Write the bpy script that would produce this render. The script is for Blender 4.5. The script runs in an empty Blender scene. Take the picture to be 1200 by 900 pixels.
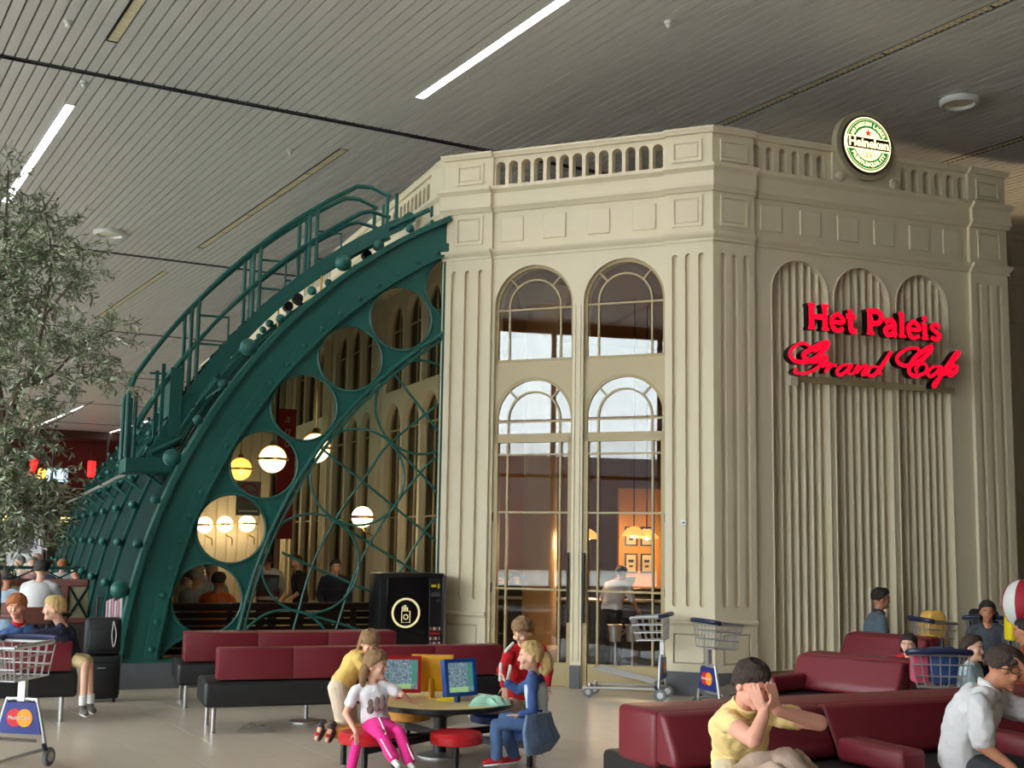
import bpy, bmesh, math, random
from mathutils import Vector, Matrix
from mathutils.geometry import delaunay_2d_cdt
V = Vector; PI = math.pi; R = math.radians
random.seed(7)
SC = bpy.context.scene; COL = SC.collection; D = bpy.data

# ---------------------------------------------------------------- camera
cd = D.cameras.new('camera'); cd.sensor_width = 36.0; cd.lens = 1455.0 / 1200.0 * 36.0; cd.clip_end = 300
camo = D.objects.new('camera', cd); COL.objects.link(camo)
pitch, roll = R(7.28), R(0.9)
fw = V((0, math.cos(pitch), math.sin(pitch))); up0 = V((0, -math.sin(pitch), math.cos(pitch))); rt0 = V((1, 0, 0))
rt = rt0 * math.cos(roll) + up0 * math.sin(roll); up = up0 * math.cos(roll) - rt0 * math.sin(roll)
camo.matrix_world = Matrix(((rt.x, up.x, -fw.x, 0), (rt.y, up.y, -fw.y, 0), (rt.z, up.z, -fw.z, 1.6), (0, 0, 0, 1)))
SC.camera = camo

# ---------------------------------------------------------------- world, daylight, exposure
wd = D.worlds.new('sky'); SC.world = wd; wd.use_nodes = True
wd.node_tree.nodes['Background'].inputs[0].default_value = (0.90, 0.96, 1.0, 1)
wd.node_tree.nodes['Background'].inputs[1].default_value = 7.0
SC.view_settings.view_transform = 'Standard'; SC.view_settings.look = 'None'
SC.view_settings.gamma = 1.0; SC.view_settings.use_curve_mapping = False
SC.view_settings.exposure = 0.95
SC.cycles.max_bounces = 8; SC.cycles.diffuse_bounces = 4; SC.cycles.glossy_bounces = 4
SC.cycles.transparent_max_bounces = 16; SC.cycles.use_denoising = True
SC.cycles.sample_clamp_indirect = 6.0

HALL = R(30)                       # the hall grid is turned 30 degrees: local x runs 'across', local y 'along' the slats
def hall(s, g, z=0.0): return V((s * math.cos(HALL) - g * math.sin(HALL), s * math.sin(HALL) + g * math.cos(HALL), z))
def area(name, loc, direction, sx, sy, power, color, portal=False):
    l = D.lights.new(name, 'AREA'); l.shape = 'RECTANGLE'; l.size = sx; l.size_y = sy; l.energy = power; l.color = color
    if portal: l.cycles.is_portal = True
    o = D.objects.new(name, l); COL.objects.link(o); o.location = loc
    o.rotation_euler = V(direction).to_track_quat('-Z', 'Z').to_euler()
    return o
# daylight comes in through the glazed side of the hall (left, outside the frame): light portals fill the window openings
area('window_portal', hall(-9.9, 6, 3.9), hall(1, 0), 40, 6.6, 1, (1, 1, 1), True)
area('window_portal', hall(-9.9, 46, 3.9), hall(1, 0), 40, 6.6, 1, (1, 1, 1), True)

# ---------------------------------------------------------------- materials
def lin(c): return tuple(((x / 255) / 12.92 if x / 255 <= .04045 else ((x / 255 + .055) / 1.055) ** 2.4) for x in c)
MATS = {}
def mat(name, rgb, rough=.5, metal=0.0, var=.08, scale=6.0, bump=0.0, bscale=60.0, spec=.5, emit=0.0, coat=0.0, stretch=None):
    if name in MATS: return MATS[name]
    m = D.materials.new(name); m.use_nodes = True; n = m.node_tree.nodes; l = m.node_tree.links; b = n['Principled BSDF']
    c = lin(rgb)
    b.inputs['Roughness'].default_value = rough; b.inputs['Metallic'].default_value = metal
    b.inputs['Specular IOR Level'].default_value = spec; b.inputs['Coat Weight'].default_value = coat
    tc = n.new('ShaderNodeTexCoord'); mp = n.new('ShaderNodeMapping'); l.new(tc.outputs['Object'], mp.inputs[0])
    if stretch: mp.inputs['Scale'].default_value = stretch
    if var:
        no = n.new('ShaderNodeTexNoise'); no.inputs['Scale'].default_value = scale; no.inputs['Detail'].default_value = 4
        l.new(mp.outputs[0], no.inputs['Vector'])
        mx = n.new('ShaderNodeMix'); mx.data_type = 'RGBA'
        mx.inputs[6].default_value = (*[max(0, x * (1 - var)) for x in c], 1); mx.inputs[7].default_value = (*[min(1, x * (1 + var)) for x in c], 1)
        l.new(no.outputs['Fac'], mx.inputs[0]); l.new(mx.outputs[2], b.inputs['Base Color'])
    else: b.inputs['Base Color'].default_value = (*c, 1)
    if bump:
        nb = n.new('ShaderNodeTexNoise'); nb.inputs['Scale'].default_value = bscale; nb.inputs['Detail'].default_value = 3
        l.new(mp.outputs[0], nb.inputs['Vector'])
        bp = n.new('ShaderNodeBump'); bp.inputs['Strength'].default_value = bump; bp.inputs['Distance'].default_value = .02
        l.new(nb.outputs['Fac'], bp.inputs['Height']); l.new(bp.outputs[0], b.inputs['Normal'])
    if emit:
        b.inputs['Emission Color'].default_value = (*c, 1); b.inputs['Emission Strength'].default_value = emit
    MATS[name] = m; return m
def glass(name, tint=(1, 1, 1), ior=1.5, alpha=1.0):
    if name in MATS: return MATS[name]
    m = D.materials.new(name); m.use_nodes = True; n = m.node_tree.nodes; l = m.node_tree.links
    n.remove(n['Principled BSDF']); out = n['Material Output']
    t = n.new('ShaderNodeBsdfTransparent'); t.inputs[0].default_value = (*tint, 1)
    g = n.new('ShaderNodeBsdfGlossy'); g.inputs['Roughness'].default_value = .01
    f = n.new('ShaderNodeFresnel'); f.inputs[0].default_value = ior
    mx = n.new('ShaderNodeMixShader'); l.new(f.outputs[0], mx.inputs[0]); l.new(t.outputs[0], mx.inputs[1]); l.new(g.outputs[0], mx.inputs[2])
    l.new(mx.outputs[0], out.inputs[0]); MATS[name] = m; return m

cream = mat('cream_paint', (222, 209, 180), .55, var=.03, scale=3)
buff = mat('buff_paint', (188, 172, 135), .55, var=.04, scale=3)
tan = mat('tan_frame_paint', (172, 152, 108), .45, var=.04)
slate = mat('grey_plinth_stone', (96, 98, 102), .6, var=.15, scale=14, bump=.1)
green = mat('green_steel_paint', (30, 96, 87), .42, var=.07, scale=9, bump=.06, bscale=120)
dgreen = mat('dark_green_panel_paint', (11, 46, 43), .75, var=.08, scale=5, spec=.1)
silver = mat('brushed_aluminium', (190, 190, 188), .32, 1.0, var=.05, scale=30)
steel = mat('zinc_plated_steel', (200, 200, 200), .38, .85, var=.06, scale=20)
red_vinyl = mat('dark_red_vinyl', (114, 29, 40), .42, var=.08, scale=18, bump=.12, bscale=350)
blk_vinyl = mat('black_vinyl', (26, 26, 28), .45, var=.15, scale=20, bump=.1, bscale=350)
blk = mat('black_plastic', (18, 18, 20), .35, var=.1)
navy = mat('navy_plastic', (30, 38, 74), .4, var=.1)
white_p = mat('white_plastic', (225, 225, 220), .4, var=.03)
brass = mat('brass', (190, 150, 80), .3, 1.0, var=.05)
wood_d = mat('dark_brown_wood', (42, 26, 20), .5, var=.25, scale=5, stretch=(1, 1, 9))
wood_r = mat('red_brown_wood', (98, 40, 24), .45, var=.2, scale=5, stretch=(1, 1, 7))
wood_l = mat('light_wood', (196, 150, 92), .5, var=.15, scale=5)
rubber = mat('grey_rubber', (120, 122, 126), .7, var=.05)
gl_door = glass('door_glass', (.9, .92, .92), 1.5)
gl_vault = glass('vault_glass', (.93, .95, .93), 1.3)
lamp_on = mat('lit_tube_diffuser', (255, 250, 255), .5, var=0, emit=9.0)
lamp_off = mat('unlit_louvre', (240, 230, 196), .5, var=.04)
globe_m = mat('opal_globe_lit', (255, 226, 180), .3, var=0, emit=1.5)
globe_y = mat('amber_globe_lit', (255, 186, 80), .3, var=0, emit=1.3)

# ---------------------------------------------------------------- mesh builder
class MB:
    def __init__(s): s.v = []; s.f = []; s.mi = []; s.m = 0
    def add(s, vs, fs, T=None):
        o = len(s.v)
        s.v += [T(*p) if T else tuple(p) for p in vs]
        s.f += [tuple(i + o for i in f) for f in fs]; s.mi += [s.m] * len(fs); return s
    def box(s, x0, x1, y0, y1, z0, z1, T=None):
        return s.add([(x, y, z) for z in (z0, z1) for y in (y0, y1) for x in (x0, x1)],
                     [(0, 2, 3, 1), (4, 5, 7, 6), (0, 1, 5, 4), (2, 6, 7, 3), (0, 4, 6, 2), (1, 3, 7, 5)], T)
    def rbox(s, x0, x1, y0, y1, z0, z1, r=.02, seg=2, T=None):
        bm = bmesh.new(); bmesh.ops.create_cube(bm, size=1)
        for v in bm.verts: v.co = V(((x0 + x1) / 2 + v.co.x * (x1 - x0), (y0 + y1) / 2 + v.co.y * (y1 - y0), (z0 + z1) / 2 + v.co.z * (z1 - z0)))
        bmesh.ops.bevel(bm, geom=bm.edges[:], offset=r, segments=seg, affect='EDGES', profile=.5)
        return s.bm(bm, T)
    def bm(s, bm, T=None):
        bm.verts.index_update(); s.add([v.co[:] for v in bm.verts], [[v.index for v in f.verts] for f in bm.faces], T); bm.free(); return s
    def prism(s, poly, y0, y1, T=None, bevel=0, seg=2):      # polygon in (x,z) extruded along y
        bm = bmesh.new(); a = [bm.verts.new((x, y0, z)) for x, z in poly]; f = bm.faces.new(a)
        e = bmesh.ops.extrude_face_region(bm, geom=[f])
        for g in e['geom']:
            if isinstance(g, bmesh.types.BMVert): g.co.y = y1
        if bevel: bmesh.ops.bevel(bm, geom=bm.edges[:], offset=bevel, segments=seg, affect='EDGES', profile=.5)
        return s.bm(bm, T)
    def tube(s, pts, r, n=8, closed=False, T=None):
        pts = [V(p) for p in pts]; N = len(pts); rs = r if isinstance(r, (list, tuple)) else [r] * N
        tg = []
        for i in range(N):
            a = pts[(i - 1) % N] if (closed or i) else pts[i]; b = pts[(i + 1) % N] if (closed or i < N - 1) else pts[i]
            tg.append((b - a).normalized())
        ref = V((0, 0, 1)) if abs(tg[0].z) < .9 else V((1, 0, 0)); nn = (ref - tg[0] * ref.dot(tg[0])).normalized()
        vs = []
        for i in range(N):
            nn = nn - tg[i] * nn.dot(tg[i]); nn.normalize(); bb = tg[i].cross(nn)
            for k in range(n):
                a = 2 * PI * k / n; vs.append((pts[i] + (nn * math.cos(a) + bb * math.sin(a)) * rs[i])[:])
        fs = []
        for i in range(N if closed else N - 1):
            j = (i + 1) % N
            for k in range(n): fs.append((i * n + k, i * n + (k + 1) % n, j * n + (k + 1) % n, j * n + k))
        if not closed: fs += [tuple(range(n))[::-1], tuple(range((N - 1) * n, N * n))]
        return s.add(vs, fs, T)
    def lathe(s, prof, n=16, T=None, c=(0, 0)):            # (r,z) profile around z at c
        vs = []; fs = []
        for r, z in prof:
            for k in range(n): a = 2 * PI * k / n; vs.append((c[0] + r * math.cos(a), c[1] + r * math.sin(a), z))
        for i in range(len(prof) - 1):
            for k in range(n): fs.append((i * n + k, i * n + (k + 1) % n, (i + 1) * n + (k + 1) % n, (i + 1) * n + k))
        fs += [tuple(range(n))[::-1], tuple(range((len(prof) - 1) * n, len(prof) * n))]
        return s.add(vs, fs, T)
    def cyl(s, p0, p1, r, n=12, r1=None): return s.tube([p0, p1], [r, r if r1 is None else r1], n)
    def ball(s, c, r, n=12, m=8, M=None, T=None):            # r scalar or (rx,ry,rz); M optional rotation matrix
        rr = (r, r, r) if not isinstance(r, (tuple, list)) else r; vs = []; fs = []
        for i in range(m + 1):
            t = PI * i / m
            for k in range(n):
                a = 2 * PI * k / n; p = V((rr[0] * math.sin(t) * math.cos(a), rr[1] * math.sin(t) * math.sin(a), rr[2] * math.cos(t)))
                if M: p = M @ p
                vs.append((p + V(c))[:])
        for i in range(m):
            for k in range(n): fs.append((i * n + k, (i + 1) * n + k, (i + 1) * n + (k + 1) % n, i * n + (k + 1) % n))
        return s.add(vs, fs, T)
    def cap(s, p0, p1, r0, r1, n=12):                        # capsule with a taper
        p0, p1 = V(p0), V(p1); d = p1 - p0; L = d.length or 1e-4; d = d / L
        pts = []; rs = []
        for a in (-80, -45, -15): pts.append(p0 + d * r0 * math.sin(R(a))); rs.append(r0 * math.cos(R(a)))
        for t in (.25, .5, .75): pts.append(p0 + d * L * t); rs.append(r0 + (r1 - r0) * t)
        for a in (15, 45, 80): pts.append(p1 + d * r1 * math.sin(R(a))); rs.append(r1 * math.cos(R(a)))
        return s.tube(pts, rs, n)
    def loft(s, rings, closed_ends=True, T=None):
        n = len(rings[0]); vs = [tuple(p) for r in rings for p in r]; fs = []
        for i in range(len(rings) - 1):
            for k in range(n): fs.append((i * n + k, i * n + (k + 1) % n, (i + 1) * n + (k + 1) % n, (i + 1) * n + k))
        if closed_ends: fs += [tuple(range(n))[::-1], tuple(range((len(rings) - 1) * n, len(rings) * n))]
        return s.add(vs, fs, T)
    def plate(s, outer, holes, y0, y1, T=None):              # flat plate in (x,z) with holes, thickness y0..y1
        pts = []; ed = []
        for lp in [outer] + holes:
            o = len(pts); pts += [V(p) for p in lp]; ed += [(o + i, o + (i + 1) % len(lp)) for i in range(len(lp))]
        vo, eo, fo, ov, oe, of = delaunay_2d_cdt([p.to_2d() for p in pts], ed, [], 0, 1e-6)
        n = len(vo); vs = [(p.x, y1, p.y) for p in vo] + [(p.x, y0, p.y) for p in vo]
        def inside(p):
            def pin(lp):
                c = False; j = len(lp) - 1
                for i in range(len(lp)):
                    if (lp[i][1] > p[1]) != (lp[j][1] > p[1]) and p[0] < (lp[j][0] - lp[i][0]) * (p[1] - lp[i][1]) / (lp[j][1] - lp[i][1]) + lp[i][0]: c = not c
                    j = i
                return c
            return pin(outer) and not any(pin(h) for h in holes)
        fo = [f for f in fo if inside((sum(vo[i].x for i in f) / len(f), sum(vo[i].y for i in f) / len(f)))]
        cnt = {}
        for f in fo:
            for i in range(len(f)):
                e = (f[i], f[(i + 1) % len(f)]); k = (min(e), max(e)); cnt.setdefault(k, []).append(e)
        fs = [tuple(f) for f in fo] + [tuple(i + n for i in f[::-1]) for f in fo]
        for k, es in cnt.items():
            if len(es) == 1: a, b = es[0]; fs.append((b, a, a + n, b + n))
        return s.add(vs, fs, T)
    def build(s, name, mats, parent=None, label=None, sharp=35, loc=None, stuff=False, **kw):
        me = D.meshes.new(name); me.from_pydata(s.v, [], s.f)
        for m in (mats if isinstance(mats, (list, tuple)) else [mats]): me.materials.append(m)
        bm = bmesh.new(); bm.from_mesh(me); bmesh.ops.recalc_face_normals(bm, faces=bm.faces[:]); bm.to_mesh(me); bm.free()
        if any(s.mi): me.polygons.foreach_set('material_index', s.mi)
        me.polygons.foreach_set('use_smooth', [True] * len(me.polygons)); me.set_sharp_from_angle(angle=R(sharp))
        o = D.objects.new(name, me); COL.objects.link(o)
        if parent: o.parent = parent
        if loc: o.location = loc
        if label: o['label'] = label
        if stuff: o['kind'] = 'stuff'
        for k, v in kw.items(): o[k] = v
        return o
def thing(name, label, cat, loc=(0, 0, 0), rz=0, group=None, mesh=None):
    o = D.objects.new(name, mesh); COL.objects.link(o); o.location = loc; o.rotation_euler = (0, 0, rz)
    o['label'] = label; o['category'] = cat
    if group: o['group'] = group
    return o
def tag(o, label, cat, group=None):
    o['label'] = label; o['category'] = cat
    if group: o['group'] = group
    return o
def struct(o): o['kind'] = 'structure'; return o
def sempty(name, loc=(0, 0, 0), rz=0):
    o = D.objects.new(name, None); COL.objects.link(o); o.location = loc; o.rotation_euler = (0, 0, rz); return struct(o)
def link_copy(src, parent=None, loc=None, name=None):
    c = src.copy(); COL.objects.link(c)
    if parent is not None: c.parent = parent
    if loc is not None: c.location = loc
    return c
def kids(o): return [c for c in D.objects if c.parent == o]
def dup(root, loc, rz, label, group=None):
    r = root.copy(); COL.objects.link(r); r.location = loc; r.rotation_euler = (0, 0, rz); r['label'] = label
    if group: r['group'] = group
    for ch in kids(root):
        c = link_copy(ch, r)
        for g in kids(ch): link_copy(g, c)
    return r
def arc(cx, cz, r, a0, a1, n): return [(cx + r * math.cos(R(a0 + (a1 - a0) * i / n)), cz + r * math.sin(R(a0 + (a1 - a0) * i / n))) for i in range(n + 1)]
def archpoly(x0, x1, z0, ztop, n=16):
    r = (x1 - x0) / 2; cx = (x0 + x1) / 2
    return [(x0, z0), (x1, z0)] + arc(cx, ztop - r, r, 0, 180, n)
def text(mb, s, size, T, depth=.004, align='CENTER', shear=0.0, bold=0.0):
    c = D.curves.new('txt', 'FONT'); c.body = s; c.size = size; c.align_x = align; c.align_y = 'CENTER'; c.extrude = depth / 2; c.shear = shear
    c.offset = bold; c.resolution_u = 3
    o = D.objects.new('txt', c); me = o.to_mesh()
    mb.add([v.co[:] for v in me.vertices], [tuple(p.vertices) for p in me.polygons], T); o.to_mesh_clear()
    D.objects.remove(o); D.curves.remove(c)
def catmull(p, n=6):
    p = [V(a) for a in p]; q = [p[0] * 2 - p[1]] + p + [p[-1] * 2 - p[-2]]; out = []
    for i in range(1, len(q) - 2):
        for k in range(n):
            t = k / n; a, b, c, d = q[i - 1:i + 3]
            out.append(.5 * ((2 * b) + (c - a) * t + (2 * a - 5 * b + 4 * c - d) * t * t + (3 * b - a - 3 * c + d) * t ** 3))
    return out + [p[-1]]

# ---------------------------------------------------------------- the hall: floor, ceiling, outer walls
floor_m = mat('floor_stone', (206, 190, 172), .3, var=.07, scale=3, spec=.4)
floor_b = mat('floor_joint', (120, 110, 100), .7)
slat_m = mat('ceiling_slat_metal', (214, 212, 206), .42, .0, var=.03, scale=2)
dark_m = mat('ceiling_void_dark', (34, 35, 37), .8)
seam_m = mat('ceiling_channel', (70, 72, 74), .5, .3)
wall_m = mat('hall_wall_paint', (150, 142, 130), .7)
HZ = 7.4
fl = MB().box(-10, 34, -14, 78, -.2, -.007).build('floor', floor_b); struct(fl); fl.rotation_euler = (0, 0, HALL)
TS, TG = .3, .6
tile_me = None; cand = []; rest = MB()
for i in range(-30, 84):
    for j in range(-4, 48):
        s, g = i * TS + .15, j * TG + .3 + (.3 if i % 2 else 0)
        p = hall(s, g)
        if p.y > 5 and abs(p.x) < .8 * p.y + 1.5 and p.y < 26:
            vis = p.y > 8.4 and abs(p.x + .3) < .42 * p.y and p.y < 15 and p.x < 2.4
            cand.append((not vis, p.y, s, g))
cand.sort()
for n, (nv, y, s, g) in enumerate(cand):
    if n < 300 and not nv:
        if tile_me is None:
            o = MB().box(-TS / 2 + .0015, TS / 2 - .0015, -TG / 2 + .0015, TG / 2 - .0015, -.007, 0).build('floor_tile', floor_m, fl, loc=(s, g, 0)); tile_me = o
        else: link_copy(tile_me, fl, (s, g, 0))
    else: rest.box(s - TS / 2 + .0015, s + TS / 2 - .0015, g - TG / 2 + .0015, g + TG / 2 - .0015, -.007, 0)
rest.build('floor_tile', floor_m, fl, stuff=True)
MB().box(-10, 34, 26, 78, -.007, -.001).build('floor_covering', floor_m, fl)
MB().box(-10, 34, -14, 1.2, -.007, -.001).build('floor_covering', floor_m, fl)

ce = MB().box(-10, 34, -14, 78, HZ + .05, HZ + .3).build('ceiling', dark_m); struct(ce); ce.rotation_euler = (0, 0, HALL)
seams = [-14.6, -4.5, 5.65, 15.75, 25.85, 35.95, 46.2, 56.5, 66.8, 77.1]
rows = {2.88: [(17.1, 22.9, 1), (11.6, 14.58, 0)], 6.78: [(5.5, 14.31, 1), (16.86, 24.4, 0), (27.1, 34.2, 0)],
        10.77: [(5.4, 13.1, 0)], 14.73: [(5.5, 12.56, 0)], 11.15: [(57.4, 74, 1)], 15.35: [(60.4, 74, 1)]}
PW = .1395; slat_src = {}; nslat = 0; rest = MB()
def in_row(s, g0, g1):
    out = []
    for r, segs in rows.items():
        if abs(s - r) < .075: out += [(a, b) for a, b, _ in segs if b > g0 and a < g1]
    return out
for bi in range(len(seams) - 1):
    g0, g1 = seams[bi] + .06, seams[bi + 1] - .06
    for k in range(-70, 240):
        s = .08 + k * PW
        if s < -9.9 or s > 33.8: continue
        cuts = sorted(in_row(s, g0, g1)); spans = []; a = g0
        for c0, c1 in cuts:
            if c0 > a: spans.append((a, c0))
            a = max(a, c1)
        if a < g1: spans.append((a, g1))
        nearv = (bi == 2 and 1.2 < s < 15) or (bi == 3 and 2 < s < 16) or (bi == 4 and 3 < s < 17)
        for a, b in spans:
            if b - a < .05: continue
            if nearv and nslat < 300:
                key = round(b - a, 3)
                if key not in slat_src: slat_src[key] = MB().box(-.0595, .0595, 0, b - a, 0, .018).box(-.0595, -.056, 0, b - a, .018, .04).box(.056, .0595, 0, b - a, .018, .04).build('ceiling_slat', slat_m, ce, loc=(s, a, HZ))
                else: link_copy(slat_src[key], ce, (s, a, HZ))
                nslat += 1
            elif bi >= 2 or abs(s) < 14: rest.box(s - .0595, s + .0595, a, b, HZ, HZ + .018)
rest.build('ceiling_slat', slat_m, ce, stuff=True)
for g in seams: MB().box(-9.9, 33.8, g - .055, g + .055, HZ + .01, HZ + .045).box(-9.9, 33.8, g - .055, g - .04, HZ - .012, HZ + .01).box(-9.9, 33.8, g + .04, g + .055, HZ - .012, HZ + .01).build('ceiling_seam', seam_m, ce)

# light fittings set between the slats; lit ones carry real area lamps
LAB = {(2.88, 17.1): 'lit white strip light on the ceiling behind the top of the olive tree', (2.88, 11.6): 'unlit louvred fitting cut by the upper edge of the photo above the left seam',
       (6.78, 5.5): 'lit white strip light crossing the top edge of the ceiling, left of the café tower', (6.78, 16.86): 'unlit cream strip fitting on the ceiling above the green gantry handrail',
       (6.78, 27.1): 'unlit cream strip fitting farther back, between olive branches and gantry', (10.77, 5.4): 'long unlit louvred strip running over the café corner to the top right',
       (14.73, 5.5): 'short unlit strip fitting above the right end of the café parapet', (11.15, 57.4): 'far lit strip light showing between the olive twigs and the red gallery', (15.35, 60.4): 'far lit strip light just left of the gantry foot'}
for r, segs in rows.items():
    for a, b, lit in segs:
        t = thing('ceiling_light', LAB[(r, a)], 'ceiling light', hall(r, a, HZ), HALL, 'strip lights in the slatted ceiling')
        MB().box(-.068, -.058, 0, b - a, -.004, .03).box(.058, .068, 0, b - a, -.004, .03).box(-.068, .068, 0, .012, -.004, .03).box(-.068, .068, b - a - .012, b - a, -.004, .03).build('housing', seam_m if not lit else white_p, t)
        n = max(1, round((b - a) / 1.45)); L = (b - a) / n
        for k in range(n):
            if lit: MB().box(-.056, .056, k * L + .02, (k + 1) * L - .02, .002, .02).build('tube_diffuser', lamp_on, t)
            else:
                m = MB().box(-.056, .056, k * L + .02, (k + 1) * L - .02, .006, .014)
                m2 = int(L / .09)
                for q in range(m2): m.box(-.056, .056, k * L + .03 + q * (L - .05) / m2, k * L + .05 + q * (L - .05) / m2, -.004, .006)
                m.build('louvre', lamp_off, t)
def disc(px, lab, r):
    t = thing('ceiling_loudspeaker', lab, 'loudspeaker', (px[0], px[1], HZ), 0, 'round ceiling loudspeakers')
    MB().lathe([(r, .0), (r, -.05), (r * .9, -.075), (r * .78, -.075), (r * .74, -.03), (r * .74, 0)], 28).build('ring', white_p, t)
    MB().lathe([(r * .72, -.0), (r * .72, -.035), (r * .3, -.045)], 24).build('grille', lamp_off, t)
p = hall(12.75, 10.57); disc(p, 'round white ceiling loudspeaker right of the round lit beer sign', .25)
p = hall(4.92, 24.09); disc(p, 'round white ceiling loudspeaker left of the gantry, near the olive tree', .3)
for (s, g), lab in (((6.1, 17.35), 'small white dome detector on the ceiling above the upper end of the gantry'), ((2.86, 16.1), 'small white detector on the ceiling next to the left lit strip'), ((6.17, 25.38), 'tiny white detector beside the second ceiling seam'), ((2.32, 14.24), 'tiny detector on the ceiling near the upper left louvred fitting'), ((8.08, 10.62), 'tiny detector on the ceiling between the lit strip and the long louvred strip')):
    t = thing('smoke_detector', lab, 'detector', hall(s, g, HZ), 0, 'small ceiling detectors')
    MB().lathe([(.05, 0), (.05, -.02), (.03, -.03)], 14).build('base', white_p, t); MB().ball((0, 0, -.045), .035, 12, 8).build('dome', white_p, t)

# hall walls: the long glazed side on the left, plain walls behind the camera and far right
def grid(name, s0, s1, g0, g1, z0, z1, m):
    o = MB().box(s0, s1, g0, g1, z0, z1).build(name, m); o.rotation_euler = (0, 0, HALL); return struct(o)
grid('wall_back', -10, 34, -14.3, -14, 0, HZ + .1, wall_m)
grid('wall_right', 34, 34.3, -14.3, 78, 0, HZ + .1, wall_m)
wl = grid('wall_left', -10.2, -9.95, -14.3, 78, 0, .5, wall_m)
fr = MB().box(-10.2, -10.05, -14, 78, HZ - .25, HZ + .1).box(-10.15, -10.1, -14, 78, 3.3, 3.4)
fr.box(-10.2, -10.0, -14, -4, .5, HZ)  # unseen solid stretch, added to block daylight and darken the right café wall
for k in range(4, 32): fr.box(-10.15, -10.05, -14 + k * 3, -13.88 + k * 3, .5, HZ - .2)
fr.build('window_frame', seam_m, wl)
for k in range(4, 31): MB().box(-10.12, -10.11, -13.88 + k * 3, -11 + k * 3, .5, HZ - .25).build('pane', glass('hall_glass', (.95, .97, .96), 1.45), wl)
wall_out = grid('wall_outside', -62, -60, -60, 90, -.2, 7.5, mat('outside_building', (70, 72, 78), .8, var=.3, scale=.4))
gnd = grid('floor_outside', -60, -10.3, -60, 90, -.3, -.2, mat('concrete_apron', (196, 194, 188), .9))

# ---------------------------------------------------------------- the café building (cream panelled octagon corner)
A = V((2.21, 13.54, 0)); FA = R(157.1); RA_ = R(-157.9); LW = 4.18; LF = 3.3
FD = V((math.cos(FA), math.sin(FA), 0)); RD = V((.9265, .3762, 0)); VD = V((-.3762, .9265, 0))
Bc = A + RD * LW; P1 = A + FD * LF
def run(mb, prof, x0, x1, m0=0.0, m1=0.0):      # moulding: profile of (y,z) swept along x, ends mitred
    mb.loft([[(x0 - m0 * y, y, z) for y, z in prof], [(x1 + m1 * y, y, z) for y, z in prof]]); return mb
T8 = math.tan(R(22.5))
def flute_plate(x0, x1, z0, z1, cs, w, fz0, fz1, y1):
    holes = []
    for c in cs:
        r = w / 2; holes.append(arc(c, fz0 + r, r, 180, 360, 8) + arc(c, fz1 - r, r, 0, 180, 8))
    return MB().plate([(x0, z0), (x1, z0), (x1, z1), (x0, z1)], holes, 0, y1)
def pilaster(parent, x0, x1, m0, m1):
    w = x1 - x0; c = (x0 + x1) / 2
    a, b = x0 - (.045 * T8 if m0 else 0), x1 + (.045 * T8 if m1 else 0)
    flute_plate(a, b, .8, 4.99, [c - w * .285, c, c + w * .285], .07, .94, 4.84, .045).build('pilaster', cream, parent)
    p = MB(); run(p, [(0, .80), (.055, .80), (.075, .785), (.075, .765), (.055, .75), (.05, .735), (0, .735)], x0, x1, T8 if m0 else 0, T8 if m1 else 0); p.build('pilaster_rail', cream, parent)
    q = MB().plate([(a, .25), (b, .25), (b, .735), (a, .735)], [[(c - w * .33, .335), (c + w * .33, .335), (c + w * .33, .655), (c - w * .33, .655)]], 0, .045)
    q.rbox(c - w * .31, c + w * .31, 0, .035, .345, .645, .008, 1); q.build('pedestal_panel', cream, parent)
    pl = MB(); run(pl, [(0, 0), (.06, 0), (.06, .245), (.05, .252), (0, .252)], x0, x1, T8 if m0 else 0, T8 if m1 else 0); pl.build('plinth', slate, parent)
PRO = dict(arch=[(0, 4.97), (.02, 4.97), (.025, 5.0), (.06, 5.03), (.075, 5.06), (.075, 5.075), (0, 5.075)],
           mid=[(0, 5.535), (.03, 5.54), (.045, 5.57), (.07, 5.59), (.075, 5.62), (.06, 5.62), (.06, 5.76), (.075, 5.775), (.11, 5.80), (.115, 5.825), (.115, 5.84), (0, 5.84)],
           cope=[(-.14, 6.215), (.045, 6.215), (.055, 6.24), (.07, 6.255), (.07, 6.28), (-.14, 6.28)])
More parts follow.
